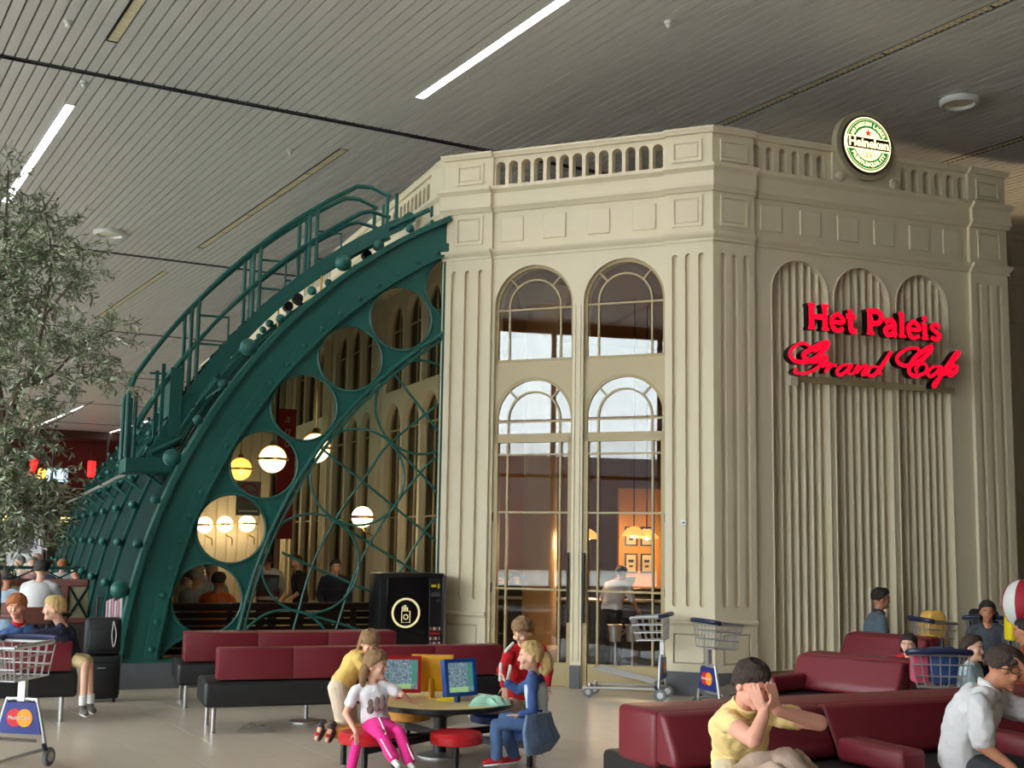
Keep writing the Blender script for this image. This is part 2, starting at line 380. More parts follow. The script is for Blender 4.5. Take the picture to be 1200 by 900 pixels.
def entab(parent, L, m0, m1, piers, panels, pier_panels, openings, solid, flip=lambda x: x):
    def seg(prof, x0, x1, off, mm0, mm1): o = MB(); return run(o, [(y + (off if y > 0 else 0), z) for y, z in prof], x0, x1, mm0, mm1)
    for nm, pr in (('architrave', PRO['arch']), ('cornice', PRO['mid']), ('coping', PRO['cope'])):
        seg(pr, 0, L, 0, m0, m1).build(nm, cream, parent)
        for (x0, x1, e0, e1) in piers: seg(pr, x0, x1, .045, e0, e1).build(nm, cream, parent)
    fz = MB().box(0, L, -.25, 0, 4.98, 5.84); fz.build('frieze', cream, parent)
    for (x0, x1, e0, e1) in piers:
        o = MB(); run(o, [(0, 5.06), (.045, 5.06), (.045, 5.55), (0, 5.55)], x0, x1, e0, e1); run(o, [(-.14, 5.83), (.045, 5.83), (.045, 6.23), (-.14, 6.23)], x0, x1, e0, e1); o.build('pier_block', cream, parent)
    for (x0, x1) in panels: MB().rbox(x0, x1, -.01, .016, 5.165, 5.465, .007, 1).build('frieze_panel', cream, parent)
    for (x0, x1) in pier_panels:
        for z0, z1 in ((5.15, 5.5), (5.9, 6.15)):
            o = MB().plate([(x0, z0), (x1, z0), (x1, z1), (x0, z1)], [[(x0 + .03, z0 + .03), (x1 - .03, z0 + .03), (x1 - .03, z1 - .03), (x0 + .03, z1 - .03)]], .04, .062)
            o.rbox(x0 + .045, x1 - .045, .04, .058, z0 + .045, z1 - .045, .008, 1); o.build('pier_panel', cream, parent)
    if openings:
        MB().plate([(0, 5.83), (L, 5.83), (L, 6.22), (0, 6.22)], [archpoly(a, b, 5.842, 6.165, 10) for a, b in openings], -.12, 0).build('parapet', cream, parent)
    for (x0, x1) in solid: pass

# ---- front wall with two tall arched bays
BAYS = [(.545, 1.515), (1.645, 2.635)]
wf = MB().plate([(0, 0), (LF, 0), (LF, 4.98), (0, 4.98)], [archpoly(a, b, .001, 4.86, 24) for a, b in BAYS], -.25, 0).build('wall_front', cream)
struct(wf); wf.location = A; wf.rotation_euler = (0, 0, FA)
pilaster(wf, 0, .53, True, False); pilaster(wf, 2.67, LF, False, True)
w_ = 2.08 / 12.73
entab(wf, LF, T8, T8, [(0, .53, T8, 0), (2.67, LF, 0, T8)], [(2.28, 2.57), (1.74, 2.03), (1.2, 1.47), (.65, .93)], [(.1, .45), (2.79, 3.15)],
      [(.57 + i * .1633, .69 + i * .1633) for i in range(13)], [])
MB().box(1.52, 1.64, 0, .03, 0, .25).build('plinth', slate, wf)
MB().box(1.545, 1.552, 0, .012, .3, 4.35).box(1.608, 1.615, 0, .012, .3, 4.35).build('mullion_bead', cream, wf)
glup = glass('window_glass', (.9, .92, .92), 1.58)
def arched_window(name, x0, x1, z0, ztop, parent_tf, y, mats, spring_bar=True):
    # frame of an arched window: outer ring, inner ring, two spokes, uprights; each pane a part
    r = (x1 - x0) / 2; cx = (x0 + x1) / 2; zs = ztop - r; ri = r * .655; bw = .022
    def ring(mb, ra, rb, a0, a1, n): mb.plate(arc(cx, zs, rb, a0, a1, n) + arc(cx, zs, ra, a1, a0, n), [], y - .03, y + .01)
    f = MB(); ring(f, r - .035, r, 0, 180, 20)
    f.box(x0, x0 + .035, y - .03, y + .01, z0, zs).box(x1 - .035, x1, y - .03, y + .01, z0, zs).box(x0, x1, y - .03, y + .01, z0, z0 + .035)
    o = f.build(name, mats, None); struct(o); parent_tf(o)
    g = MB(); ring(g, ri - bw / 2, ri + bw / 2, 0, 180, 20); g.build('muntin', mats, o)
    for a in (48, 132): 
        c, s = math.cos(R(a)), math.sin(R(a)); px, pz = -s * bw / 2, c * bw / 2
        MB().prism([(cx + c * ri + px, zs + s * ri + pz), (cx + c * ri - px, zs + s * ri - pz), (cx + c * r - px, zs + s * r - pz), (cx + c * r + px, zs + s * r + pz)], y - .025, y + .005).build('muntin', mats, o)
    MB().box(x0, x1, y - .025, y + .004, zs - bw * 1.6, zs - bw * .6).build('muntin', mats, o)
    for sx in (-1, 1): MB().box(cx + sx * ri - bw / 2, cx + sx * ri + bw / 2, y - .025, y + .005, z0, zs).build('muntin', mats, o)
    yp0, yp1 = y - .014, y - .008
    for a0, a1 in ((0, 48), (48, 132), (132, 180)): MB().plate(arc(cx, zs, r - .01, a0, a1, 10) + arc(cx, zs, ri, a1, a0, 10), [], yp0, yp1).build('pane', glup, o)
    MB().plate(arc(cx, zs, ri, 0, 180, 16), [], yp0, yp1).build('pane', glup, o)
    zz = zs - .02
    for a, b in ((x0 + .01, cx - ri), (cx - ri, cx + ri), (cx + ri, x1 - .01)):
        if zz - z0 > .05: MB().box(a, b, yp0, yp1, z0 + .01, zz).build('pane', glup, o)
    return o
def on_front(o): o.location = A; o.rotation_euler = (0, 0, FA)
for i, (a, b) in enumerate(BAYS):
    arched_window('window_%d' % (2 * i + 1), a, b, 3.71, 4.86, on_front, -.06, tan)
    arched_window('window_%d' % (2 * i + 2), a, b, 2.83, 3.525, on_front, -.06, tan)
    # infill between the two windows, its lower edge arched
    r = (b - a) / 2; pts = [(a, 3.71), (a, 3.525 - r)] + arc((a + b) / 2, 3.525 - r, r, 180, 0, 20) + [(b, 3.71)]
    MB().plate(pts, [], -.09, -.045).build('bay_infill', buff, wf)
    # door leaf
    dm = MB().box(a, a + .055, -.1, -.03, 0, 2.83).box(b - .055, b, -.1, -.03, 0, 2.83).box(a, b, -.1, -.03, 2.76, 2.84)
    d = dm.build('door_%d' % (i + 1), tan); struct(d); on_front(d)
    MB().rbox(a + .055, b - .055, -.085, -.045, .005, .27, .008, 1).build('kick_panel', tan, d)
    xs = [a + .04, a + .155, b - .175, b - .04]; zs_ = [.27, 1.075, 1.95, 2.62, 2.77]
    for x in xs[1:3]: MB().box(x - .011, x + .011, -.085, -.04, .27, 2.77).build('muntin', tan, d)
    for z in zs_[1:4]: MB().box(a + .05, b - .05, -.084, -.041, z - .011, z + .011).build('muntin', tan, d)
    for x0, x1 in zip(xs, xs[1:]):
        for z0, z1 in zip(zs_, zs_[1:]): MB().box(x0, x1, -.07, -.064, z0, z1).build('pane', gl_door, d)
    hx = (b - .03) if i == 0 else (a + .03)
    h = MB().tube([(hx, .012, .72), (hx, .012, 1.5)], .016, 10); h.cyl((hx, -.04, .8), (hx, .012, .8), .009).cyl((hx, -.04, 1.42), (hx, .012, 1.42), .009); h.build('pull_handle', blk, d)
    for z in (.4, 1.08, 1.9): MB().box((a - .004) if i == 0 else (b - .01), (a + .01) if i == 0 else (b + .004), -.03, -.012, z - .05, z + .05).build('hinge', blk, d)
# small switch plate on the right pilaster
sw = MB().rbox(.29, .35, .045, .06, 1.82, 1.87, .004, 1).build('switch_plate', white_p, wf)
MB().box(.305, .335, .06, .063, 1.838, 1.852).build('switch_rocker', blk, wf)

# ---- right wall: three arched recesses filled with corrugated sheet
X = lambda s: LW - s
ARCH = [(.77, 1.54), (1.62, 2.42), (2.51, 3.29)]
wr = MB().plate([(0, 0), (LW, 0), (LW, 4.98), (0, 4.98)], [archpoly(X(b), X(a), .26, 4.87, 20) for a, b in ARCH], -.2, 0).build('wall_right_cafe', cream)
wr.name = 'wall_right_2'; struct(wr); wr.location = Bc; wr.rotation_euler = (0, 0, RA_)
pilaster(wr, X(.52), LW, False, True); pilaster(wr, 0, X(3.62), True, False)
entab(wr, LW, T8, T8, [(X(.52), LW, 0, T8), (0, X(3.62), T8, 0)], [(X(b), X(a)) for a, b in ((.63, .92), (1.17, 1.45), (1.69, 1.98), (2.21, 2.5), (2.73, 3.02), (3.24, 3.53))],
      [(X(.44), X(.08)), (X(4.1), X(3.74))], [(X(.54 + i * .176 + .105), X(.54 + i * .176)) for i in range(6)] + [(X(2.61 + i * .178 + .105), X(2.61 + i * .178)) for i in range(6)], [])
for a, b in ARCH:
    n = round((b - a) / .098); k = 10; rings = []
    x0, x1 = X(b) - .03, X(a) + .03; N = n * k
    prof = [(x0 + (x1 - x0) * i / N, -.12 + .07 * max(0, math.sin(2 * PI * i / k + .5) + .35) / 1.35) for i in range(N + 1)]
    vs = [(x, y, z) for x, y in prof for z in (.2, 4.95)]
    m = MB().add(vs, [(2 * i, 2 * i + 2, 2 * i + 3, 2 * i + 1) for i in range(N)]); m.build('corrugated_panel', cream, wr, sharp=80)
    ir = (b - a) / 2
    bd = MB().tube([(X(a) - .0, .004, .26)] + [(x, .004, z) for x, z in arc(X((a + b) / 2), 4.87 - ir, ir, 0, 180, 20)] + [(X(b), .004, .26)], .009, 6); bd.build('arch_bead', cream, wr)
MB().box(X(3.6), X(.72), 0, .012, 0, .255).build('base_board', mat('olive_base_board', (122, 104, 62), .6), wr)
MB().box(X(.72), X(.52), 0, .02, 0, .25).build('plinth', slate, wr)
# raised block that carries the round beer sign, with two bosses
cs = 2.12
o = MB().box(X(2.6), X(1.62), -.02, .03, 5.84, 6.27); o.build('sign_block', cream, wr)
for s in (1.72, 2.5): MB().ball((X(s), .035, 5.93), (.065, .03, .065), 16, 8).build('boss', cream, wr)
# wall returning behind the right corner and the far side of the café
FA2 = R(90 - 22.9)
wc = MB().plate([(0, 0), (3.3, 0), (3.3, 4.98), (0, 4.98)], [], -.25, 0).build('wall_right_3', cream); struct(wc)
d2 = V((math.sin(R(22.9)), math.cos(R(22.9)), 0)); n2 = V((d2.y, -d2.x, 0))
wc.location = Bc + d2 * 3.3; wc.rotation_euler = (0, 0, math.atan2(-d2.y, -d2.x))
for z0, z1, y in ((4.97, 5.07, .07), (5.55, 5.84, .09), (5.07, 5.55, .02), (5.84, 6.28, .02)): MB().box(0, 3.3, 0 if z1 < 5.8 or y > .05 else -.1, y, z0, z1).build('cornice', cream, wc)
# interior shell of the café: ceiling, back walls
inner = mat('cafe_inner_wall', (176, 120, 62), .6, var=.1); brown = mat('cafe_brown', (70, 44, 30), .6, var=.2, scale=3)
def poly_box(name, pts, z0, z1, m):
    mb = MB(); n = len(pts); mb.add([(x, y, z0) for x, y in pts] + [(x, y, z1) for x, y in pts], [tuple(range(n)), tuple(range(n, 2 * n))] + [(i, (i + 1) % n, n + (i + 1) % n, n + i) for i in range(n)])
    return struct(mb.build(name, m))
C1 = Bc + d2 * 3.1 - n2 * .3; q = P1 + VD * 21
inpts = [A + VD * .35 + RD * .05, P1 + VD * .25 + RD * .3, P1 + VD * 21 + RD * .3, P1 + VD * 21 + RD * 7.5, C1, Bc + VD * .3 - RD * .1]
poly_box('ceiling_cafe', [(p.x, p.y) for p in inpts], 5.02, 5.2, mat('cafe_ceiling', (150, 112, 74), .6, var=.1))
def wallseg(name, p, qq, z0, z1, th, m):
    d = (qq - p); L = d.length; d.normalize(); o = MB().box(0, L, -th, 0, z0, z1).build(name, m); struct(o); o.location = p; o.rotation_euler = (0, 0, math.atan2(d.y, d.x)); return o
# orange back wall seen through the right-hand door, brown partition behind the left-hand one
e0 = P1 + VD * 5.0 + RD * .4; e1 = e0 + RD * 1.9; e2 = e0 + RD * 7.2
wb1 = wallseg('wall_cafe_1', e1, e0, 0, 5.0, .15, mat('cafe_tan_wall', (150, 118, 84), .6))
wb2 = wallseg('wall_cafe_2', e2, e1, 0, 5.0, .15, inner)

# next façade of the café, just visible past the right corner
w4 = MB().plate([(0, 0), (4, 0), (4, 4.98), (0, 4.98)], [[(.15, .3), (1.6, .3), (1.6, 4.5), (.15, 4.5)], [(1.9, .3), (3.4, .3), (3.4, 4.5), (1.9, 4.5)]], -.2, 0).build('wall_right_4', cream); struct(w4)
w4.location = Bc + d2 * 3.3 + RD * 4; w4.rotation_euler = (0, 0, RA_)
entab(w4, 4, 0, 0, [], [(.3, .6), (.9, 1.2), (1.5, 1.8), (2.1, 2.4), (2.7, 3.0), (3.3, 3.6)], [], [(.3 + i * .178, .405 + i * .178) for i in range(19)], [])
gold = mat('gilt_frame', (170, 132, 60), .35, .6)
for x0, x1 in ((.15, 1.6), (1.9, 3.4)):
    MB().box(x0, x1, -.14, -.13, .3, 4.5).build('pane', glass('dark_pane', (.35, .3, .25), 1.5), w4)
    for z in (1.2, 2.2, 3.0, 3.7, 4.1): MB().box(x0, x1, -.12, -.08, z - .02, z + .02).build('muntin', gold, w4)
    for x in (x0 + .02, x0 + .35, (x0 + x1) / 2, x1 - .35, x1 - .02): MB().box(x - .018, x + .018, -.12, -.08, .3, 4.5).build('muntin', gold, w4)
MB().box(0, 4, -1.2, -1.1, 0, 5).build('inner_panel', brown, w4)

l = D.lights.new('facade_fill', 'POINT'); l.energy = 90; l.color = (1, .76, .45); l.shadow_soft_size = .1  # warm fill lamp added behind the panes to brighten this façade
lo = D.objects.new('facade_fill', l); COL.objects.link(lo); lo.parent = w4; lo.location = (2.2, -.6, 4.0)

# ---------------------------------------------------------------- café side wall (inside the vault) in the frame x = along the vault, y = outwards, z up
VA = math.atan2(.9265, -.3762)
def in_vault(o): o.location = P1; o.rotation_euler = (0, 0, VA); return o
VL = 20.4
holes = []
for b in range(7):
    for k in range(3):
        x0 = .14 + b * 2.92 + k * .79; holes.append((x0, x0 + .7))
ws = MB().plate([(0, 0), (VL, 0), (VL, 4.98), (0, 4.98)], [archpoly(a, b, .6, 3.45, 10) for a, b in holes] + [archpoly(a, b, 3.62, 4.82, 10) for a, b in holes], -.2, 0).build('wall_left_2', cream)
struct(in_vault(ws))
w_glass = glass('inner_glass', (.8, .76, .68), 1.4)
for i, (a, b) in enumerate(holes[:12]):
    MB().plate(archpoly(a, b, .6, 3.45, 10), [], -.1, -.095).build('pane', w_glass, ws); MB().plate(archpoly(a, b, 3.62, 4.82, 10), [], -.1, -.095).build('pane', w_glass, ws)
    f = MB()
    for z0, z1 in ((.6, 3.45), (3.62, 4.82)):
        r = (b - a) / 2; f.tube([(a + .012, -.08, z0)] + [(x, -.08, z) for x, z in arc((a + b) / 2, z1 - r, r - .012, 180, 0, 10)] + [(b - .012, -.08, z0)], .014, 5)
        f.box((a + b) / 2 - .012, (a + b) / 2 + .012, -.09, -.07, z0, z1); f.box(a, b, -.09, -.07, z1 - r - .02, z1 - r)
    f.box(a, b, -.09, -.07, 1.9, 1.92); f.build('window_bars', tan, ws)
for b in range(7):
    c = 2.88 + b * 2.92 - .06
    if c + .2 < VL: flute_plate(c - .22, c + .22, .3, 4.98, [c - .12, c, c + .12], .06, .5, 4.84, .05).build('pilaster', cream, ws)
for nm, pr in (('architrave', PRO['arch']), ('cornice', PRO['mid']), ('coping', PRO['cope'])):
    o = MB(); run(o, pr, 0, VL, T8, 0); o.build(nm, cream, ws)
MB().box(0, VL, -.25, 0, 4.98, 5.84).build('frieze', cream, ws)
par = [(.7 + i * .17, .82 + i * .17) for i in range(12)] + [(3.3 + i * .17, 3.42 + i * .17) for i in range(12)] + [(5.9 + i * .17, 6.02 + i * .17) for i in range(12)]
MB().plate([(0, 5.83), (VL, 5.83), (VL, 6.22), (0, 6.22)], [archpoly(a, b, 5.842, 6.165, 8) for a, b in par], -.12, 0).build('parapet', cream, ws)
o = MB(); run(o, [(0, 5.06), (.045, 5.06), (.045, 5.55), (0, 5.55)], 0, .5, T8, 0); run(o, [(-.14, 5.83), (.045, 5.83), (.045, 6.23), (-.14, 6.23)], 0, .5, T8, 0); o.build('pier_block', cream, ws)
# upper corrugated band above the vault crown
N = 700; vs = []
for i in range(N + 1):
    x = .5 + i * (VL - .6) / N; y = .02 + .012 * math.sin(i * PI / 2)
    vs += [(x, y, 5.1), (x, y, 5.53)]
MB().add(vs, [(2 * i, 2 * i + 2, 2 * i + 3, 2 * i + 1) for i in range(N)]).build('corrugated_panel', buff, ws, sharp=80)

# ---------------------------------------------------------------- the green steel vault leaning on that wall
CW, CZ = -2.85, -.3
def rp(r, a): return (CW + r * math.cos(R(a)), CZ + r * math.sin(R(a)))
def strip(mb, r0, r1, a0, a1, v0, v1, n=40): mb.plate([rp(r1, a0 + (a1 - a0) * i / n) for i in range(n + 1)] + [rp(r0, a1 + (a0 - a1) * i / n) for i in range(n + 1)], [], 0, 1, lambda x, y, z: (v0 + (v1 - v0) * y, x, z)); return mb
def ang_z(r, z): return math.degrees(math.asin((z - CZ) / r))
def ang_w(r, w): return math.degrees(math.acos((w - CW) / r))
vt = thing('glass_vault', 'big green riveted steel half-arch vault with round openings beside the café tower', 'arch', P1, VA)
Tv = lambda v0, v1: (lambda x, y, z: (v0 + (v1 - v0) * y, x, z))
# end frame: pierced spandrel, web, flanges, rivets
a0, a1 = ang_z(6.15, .29), ang_w(6.15, .012)
outer = [rp(6.15, a0 + (a1 - a0) * i / 48) for i in range(49)] + [rp(5.25, ang_w(5.25, .012) + (ang_z(5.25, .29) - ang_w(5.25, .012)) * i / 48) for i in range(49)]
HA = [61.2, 53.1, 45.0, 36.9, 28.8, 20.7, 12.6, 4.5]
hol = [[(rp(5.665, a)[0] + .385 * math.cos(2 * PI * k / 28), rp(5.665, a)[1] + .385 * math.sin(2 * PI * k / 28)) for k in range(28)] for a in HA]
MB().plate(outer, hol, 0, 1, Tv(-.015, .015)).build('spandrel_plate', green, vt)
rim = MB(); strip(rim, 6.18, 6.44, ang_z(6.18, .29), ang_w(6.44, .0), -.05, -.03); rim.build('rim_web', green, vt)
strip(MB(), 6.43, 6.49, ang_z(6.43, .29), ang_w(6.49, 0), -.13, .14).build('outer_flange', green, vt)
strip(MB(), 6.085, 6.2, ang_z(6.085, .29), ang_w(6.2, 0), -.075, -.045).build('inner_flange', green, vt)
strip(MB(), 6.065, 6.09, ang_z(6.085, .29), ang_w(6.09, 0), -.1, .05).build('inner_lip', green, vt)
riv = None; k = 0; a = 6.6
while a < 62.5:
    p = rp(6.14, a)
    if riv is None: riv = MB().ball((0, 0, 0), (.02, .034, .034), 12, 8).build('rivet', green, vt, loc=(-.078, p[0], p[1]))
    else: link_copy(riv, vt, (-.078, p[0], p[1]))
    a += 2.72
for i, a in enumerate(HA):
    c = rp(5.665, a); pts = [(-.02, c[0] + .385 * math.cos(2 * PI * q / 40), c[1] + .385 * math.sin(2 * PI * q / 40)) for q in range(40)]
    if i == 0: pts = [p for p in pts if p[1] > .012]; pts = sorted(pts, key=lambda p: math.atan2(p[2] - c[1], p[1] - c[0])) 
    if i == 7: pts = [p for p in pts if p[2] > .29]; pts = sorted(pts, key=lambda p: math.atan2(p[2] - c[1], p[1] - c[0]))
    MB().tube(pts, .017, 6, closed=i not in (0, 7)).build('hole_rim', green, vt)
MB().tube([(-.03, *rp(5.25, ang_z(5.25, .29) + (ang_w(5.25, .02) - ang_z(5.25, .29)) * i / 40)) for i in range(41)], .028, 8).tube([(-.01, *rp(5.19, ang_z(5.19, .29) + (ang_w(5.19, .02) - ang_z(5.19, .29)) * i / 40)) for i in range(41)], .02, 8).build('inner_arch_bar', green, vt)
for a in (48.1, 34.2, 20.4, 6.8):
    c = rp(4.68, a); pts = [(-.012, c[0] + .56 * math.cos(2 * PI * q / 48), c[1] + .56 * math.sin(2 * PI * q / 48)) for q in range(48)]
    cut = [p for p in pts if p[1] > .012 and p[2] > .29]
    if len(cut) < 48:
        j = max(range(len(cut)), key=lambda j: (V(cut[j]) - V(cut[j - 1])).length); cut = cut[j:] + cut[:j]
    MB().tube(cut, .015, 6, closed=len(cut) == 48).build('tracery_ring', green, vt)
for pl in ([(1.82, .29), (1.71, .59), (1.53, 1.28), (1.25, 1.86), (.87, 2.42), (.65, 2.73), (.01, 3.27)], [(1.33, .29), (1.22, .59), (1.06, 1.11), (.85, 1.57), (.58, 1.99), (.22, 2.45), (.01, 2.64)],
           [(.95, .29), (.72, .8), (.48, 1.23), (.21, 1.69), (.01, 1.94)], [(.45, .29), (.25, .7), (.01, 1.1)], [(.62, 3.57), (.23, 3.12), (.01, 2.86)], [(1.46, 2.64), (.96, 2.28), (.58, 2.0), (.01, 1.58)],
           [(.7, 2.8), (.26, 2.4), (.01, 2.14)], [(1.36, 1.86), (.86, 1.57), (.28, 1.24), (.01, 1.08)], [(1.87, 1.45), (1.51, 1.29), (1.07, 1.11), (.75, .98), (.3, .72), (.01, .58)], [(1.65, .79), (.94, .58), (.2, .3)]):
    MB().tube([(-.005, x, z) for x, z in [(p.x, p.y) for p in catmull([(a, b, 0) for a, b in pl], 5)]], .0145, 6).build('lattice_bar', green, vt)
MB().box(-.05, .05, .0, .035, .27, 5.1).build('wall_post', green, vt)
MB().box(-.09, .09, 0, 3.63, .27, .3).build('bottom_rail', green, vt)
gpts = [rp(6.1, ang_z(6.1, .3) + (ang_w(6.1, .03) - ang_z(6.1, .3)) * i / 30) for i in range(31)] + [(.03, .3)]
MB().plate(gpts, [], 0, 1, Tv(.03, .036)).build('end_glass', gl_vault, vt)
for i in range(4): MB().rbox(-.12, .14, .02 + i * .91, .02 + (i + 1) * .91 - .006, 0, .27, .006, 1).build('plinth_block', slate, vt)
for i in range(14): MB().rbox(.15 + i * 1.42, .15 + (i + 1) * 1.42 - .006, 3.3, 3.66, 0, .28, .006, 1).build('plinth_block', slate, vt)
# ribs, panels, balls
aB, aT = ang_z(6.4, .28), ang_w(6.42, .0)
ribm = MB(); strip(ribm, 6.34, 6.49, aB, aT, -.012, .012, 30); strip(ribm, 6.475, 6.505, aB, aT, -.028, .028, 30)
rib0 = None; ball_me = None
BALLS = [7.2, 11.7, 16.2, 20.6, 24.8, 29.2, 33.5, 37.9, 42.3, 46.7, 51.1, 55.5, 59.5]
for k in range(0, 9):
    if k == 0: continue
    v = 2.5 * k
    if v > VL: break
    if rib0 is None: rib0 = ribm.build('rib', green, vt, loc=(v, 0, 0)); rb = rib0
    else: rb = link_copy(rib0, vt, (v, 0, 0))
    for a in BALLS:
        w, z = rp(6.555, a)
        if ball_me is None: ball_me = MB().ball((0, 0, 0), .055, 14, 9).cyl((0, 0, 0), (0, -.05, -.03), .02).build('ball_stud', green, rb, loc=(-.06, w, z))
        else: link_copy(ball_me, rb, (-.06, w, z))
bigb = MB().ball((0, 0, 0), .098, 22, 14); bigb.cyl((0, 0, 0), (.05, -.11, -.05), .028, 10); big0 = None
for a in BALLS:
    big = a in (11.7, 24.8, 37.9, 51.1); w, z = rp(6.59 if big else 6.55, a)
    if big:
        if big0 is None: big0 = bigb.build('ball_finial', green, vt, loc=(-.05, w, z))
        else: link_copy(big0, vt, (-.05, w, z))
    else: link_copy(ball_me, vt, (-.02, w, z))
roofgl = glass('roof_glass', (.35, .42, .38), 1.45)
for k in range(8):
    v0, v1 = 2.5 * k + .03, min(2.5 * (k + 1) - .03, VL)
    strip(MB(), 6.44, 6.462, aB, 26, v0, v1, 20).build('roof_panel', dgreen, vt)
    m = MB(); strip(m, 6.43, 6.45, 26, aT, v0, v1, 20); m.build('roof_glazing', roofgl, vt)
    g = MB()
    for q in range(1, 5): strip(g, 6.42, 6.465, 26, aT, v0 + q * .48, v0 + q * .48 + .03, 16)
    for a in (26, 35, 44, 53): strip(g, 6.42, 6.465, a, a + .35, v0, v1, 1)
    g.build('glazing_bars', green, vt)
# back end of the vault closed by a plain panel
MB().plate([rp(6.36, aB + (aT - aB) * i / 24) for i in range(25)] + [(.0, .28)], [], 0, 1, Tv(VL - .05, VL)).build('back_panel', dgreen, vt)
# long rail with brackets along the flank
w, z = rp(6.78, 23.5)
r_ = MB().tube([(.9, w, z), (VL - 2, w, z)], .03, 8); r_.build('flank_rail', silver, vt)
for k in range(9): 
    x = .95 + k * 2.1; MB().cyl((x, w, z - .02), (x, *rp(6.4, 22.6)), .02, 8).build('rail_bracket', green, vt)

# ---------------------------------------------------------------- maintenance gantry riding over the vault
gt = thing('maintenance_gantry', 'curved green gantry ladder with handrails riding over the top of the vault', 'gantry', P1, VA)
def zr(r, w): return CZ + math.sqrt(max(0, r * r - (w - CW) ** 2))
for v in (.72, 1.32):
    strip(MB(), 6.63, 6.79, 23.5, 61.5, v, v + .06, 30).build('stringer', green, gt)
stp = MB()
for i in range(26):
    a = 25 + i * 1.4; p = rp(6.72, a); stp.box(.78, 1.32, p[0] - .1, p[0] + .1, p[1] - .012, p[1] + .012)
stp.build('treads', dgreen, gt, stuff=True)
for v, n1 in ((.75, 'near'), (1.35, 'far')):
    top = [(v, 3.55, 2.5), (v, 3.55, 3.22)] + [(v, *rp(7.36, 30.5 + i * 1.5)) for i in range(20)] + [(v, .75, 6.02), (v, .5, 5.93)]
    MB().tube(top, .028, 8).build('handrail', green, gt)
    mid = [(v, *rp(7.04, 26.5 + i * 1.5)) for i in range(22)] + [(v, .75, 5.71), (v, .5, 5.66)]
    MB().tube(mid, .026, 8).build('mid_rail', green, gt)
    for w in (3.47, 2.89, 2.81, 2.19, 2.11, 1.52, 1.43, .54, .42):
        zb = zr(6.7, w) if w < 3.2 else 2.45; zt = zr(7.36, w) if w > .6 else (5.95 if w > .5 else 5.98)
        if w > 3.4: zt = 3.25
        MB().tube([(v, w, zb), (v, w, zt)], .024, 8).build('post', green, gt)
for w0, w1, z0, z1 in ((2.8, 2.46, 3.87, 4.21), (2.12, 1.8, 4.6, 4.95), (1.43, 1.12, 5.03, 5.38)):
    m = MB().tube([(.75, w0, z1), (.75, w1, z1), (.75, w1, z0), (.75, w0, z0)], .016, 6); m.cyl((.75, w1, (z0 + z1) / 2 - .05), (.75, w1 - .07, (z0 + z1) / 2 - .05), .014, 6); m.build('hoop', green, gt)
MB().rbox(.68, 1.42, 2.98, 3.56, 2.33, 2.5, .01, 1).build('foot_box', green, gt)
MB().box(.7, 1.4, 2.96, 3.1, 2.78, 3.56).build('drive_column', green, gt)
for v in (.7, 1.36): MB().box(v, v + .06, 3.16, 3.2, 2.72, 3.6).build('drive_post', green, gt)
MB().cyl((1.1, 2.9, 3.53), (1.1, 3.3, 3.53), .014, 6).build('cross_bar', green, gt); MB().cyl((.7, 2.95, 2.74), (.7, 3.28, 2.55), .035, 8).build('drive_shaft', green, gt)
for v in (.74, 1.3): 
    for a in (27, 47, 58): p = rp(6.58, a); MB().cyl((v - .03, *p), (v + .09, *p), .06, 14).build('wheel', blk, gt)
# traverse rail end near the tower
MB().cyl((.4, .1, 5.72), (.4, .62, 5.42), .03, 8).build('traverse_bar', green, gt)
MB().box(.36, .44, .02, .07, 5.5, 5.86).build('traverse_stop', green, gt)
MB().cyl((.8, .22, 5.7), (1.05, .22, 5.7), .075, 14).build('motor', green, gt)

# ---------------------------------------------------------------- inside the café: end partition, lamps, column, bar, pictures
def vpt(v, w, z=0): return P1 + VD * v - RD * w + V((0, 0, z))
rib_w = MB().plate([(.2, 0), (.2, 3.6)] + [(w, z) for w, z in [rp(6.3, a) for a in range(40, 3, -3)] if z < 3.6] , [], 0, .12, lambda x, y, z: (y, x, z)); o = rib_w.build('wall_cafe_3', cream); struct(o); o.location = vpt(9.2, 0); o.rotation_euler = (0, 0, VA)
for i in range(16):
    y = .22 + i * .195; zt = min(3.55, CZ + math.sqrt(max(.1, 6.28 ** 2 - (y + .17 - CW) ** 2)))
    MB().rbox(-.025, 0, y, y + .17, .05, zt, .006, 1).build('wall_plank', cream, o)
def globe(px, r, lab, cat='pendant lamp', drop=None, m=None, grp='globe lamps inside the vault'):
    t = thing('globe_lamp', lab, cat, px, VA, grp)
    MB().ball((0, 0, 0), r, 24, 16).build('globe', m or globe_m, t)
    MB().lathe([(r + .004, -.016), (r + .03, -.016), (r + .03, .016), (r + .004, .016)], 28).build('band', brass, t)
    if drop:
        MB().tube([(0, (r + .012) * math.cos(R(a)), (r + .012) * math.sin(R(a))) for a in range(0, 181, 15)], .009, 6).build('yoke', brass, t)
        MB().cyl((0, 0, r), (0, 0, drop), .012, 8).lathe([(.05, r), (.04, r + .05), (.02, r + .07)], 14).build('stem', brass, t)
    else:
        MB().tube([(p[0], p[1], p[2]) for p in catmull([(0, 0, -r), (0, -.06, -r - .06), (.03, -.14, -r - .1), (.06, -.16, -r - .22)], 5)], .011, 6).build('bracket', brass, t)
    l = D.lights.new('globe_light', 'POINT'); l.energy = 4.5; l.color = (1, .78, .5); l.shadow_soft_size = r * 1.02
    lo = D.objects.new('globe_light', l); COL.objects.link(lo); lo.parent = t; lo.location = (-r * 1.3, 0, -r * .4)
globe(vpt(6.2, 1.3, 2.71), .18, 'small amber globe pendant hanging leftmost behind the round openings', drop=2.3, m=globe_y)
globe(vpt(2.3, 1.56, 2.64), .178, 'white globe pendant with dark band, second from left behind the openings', drop=2.2)
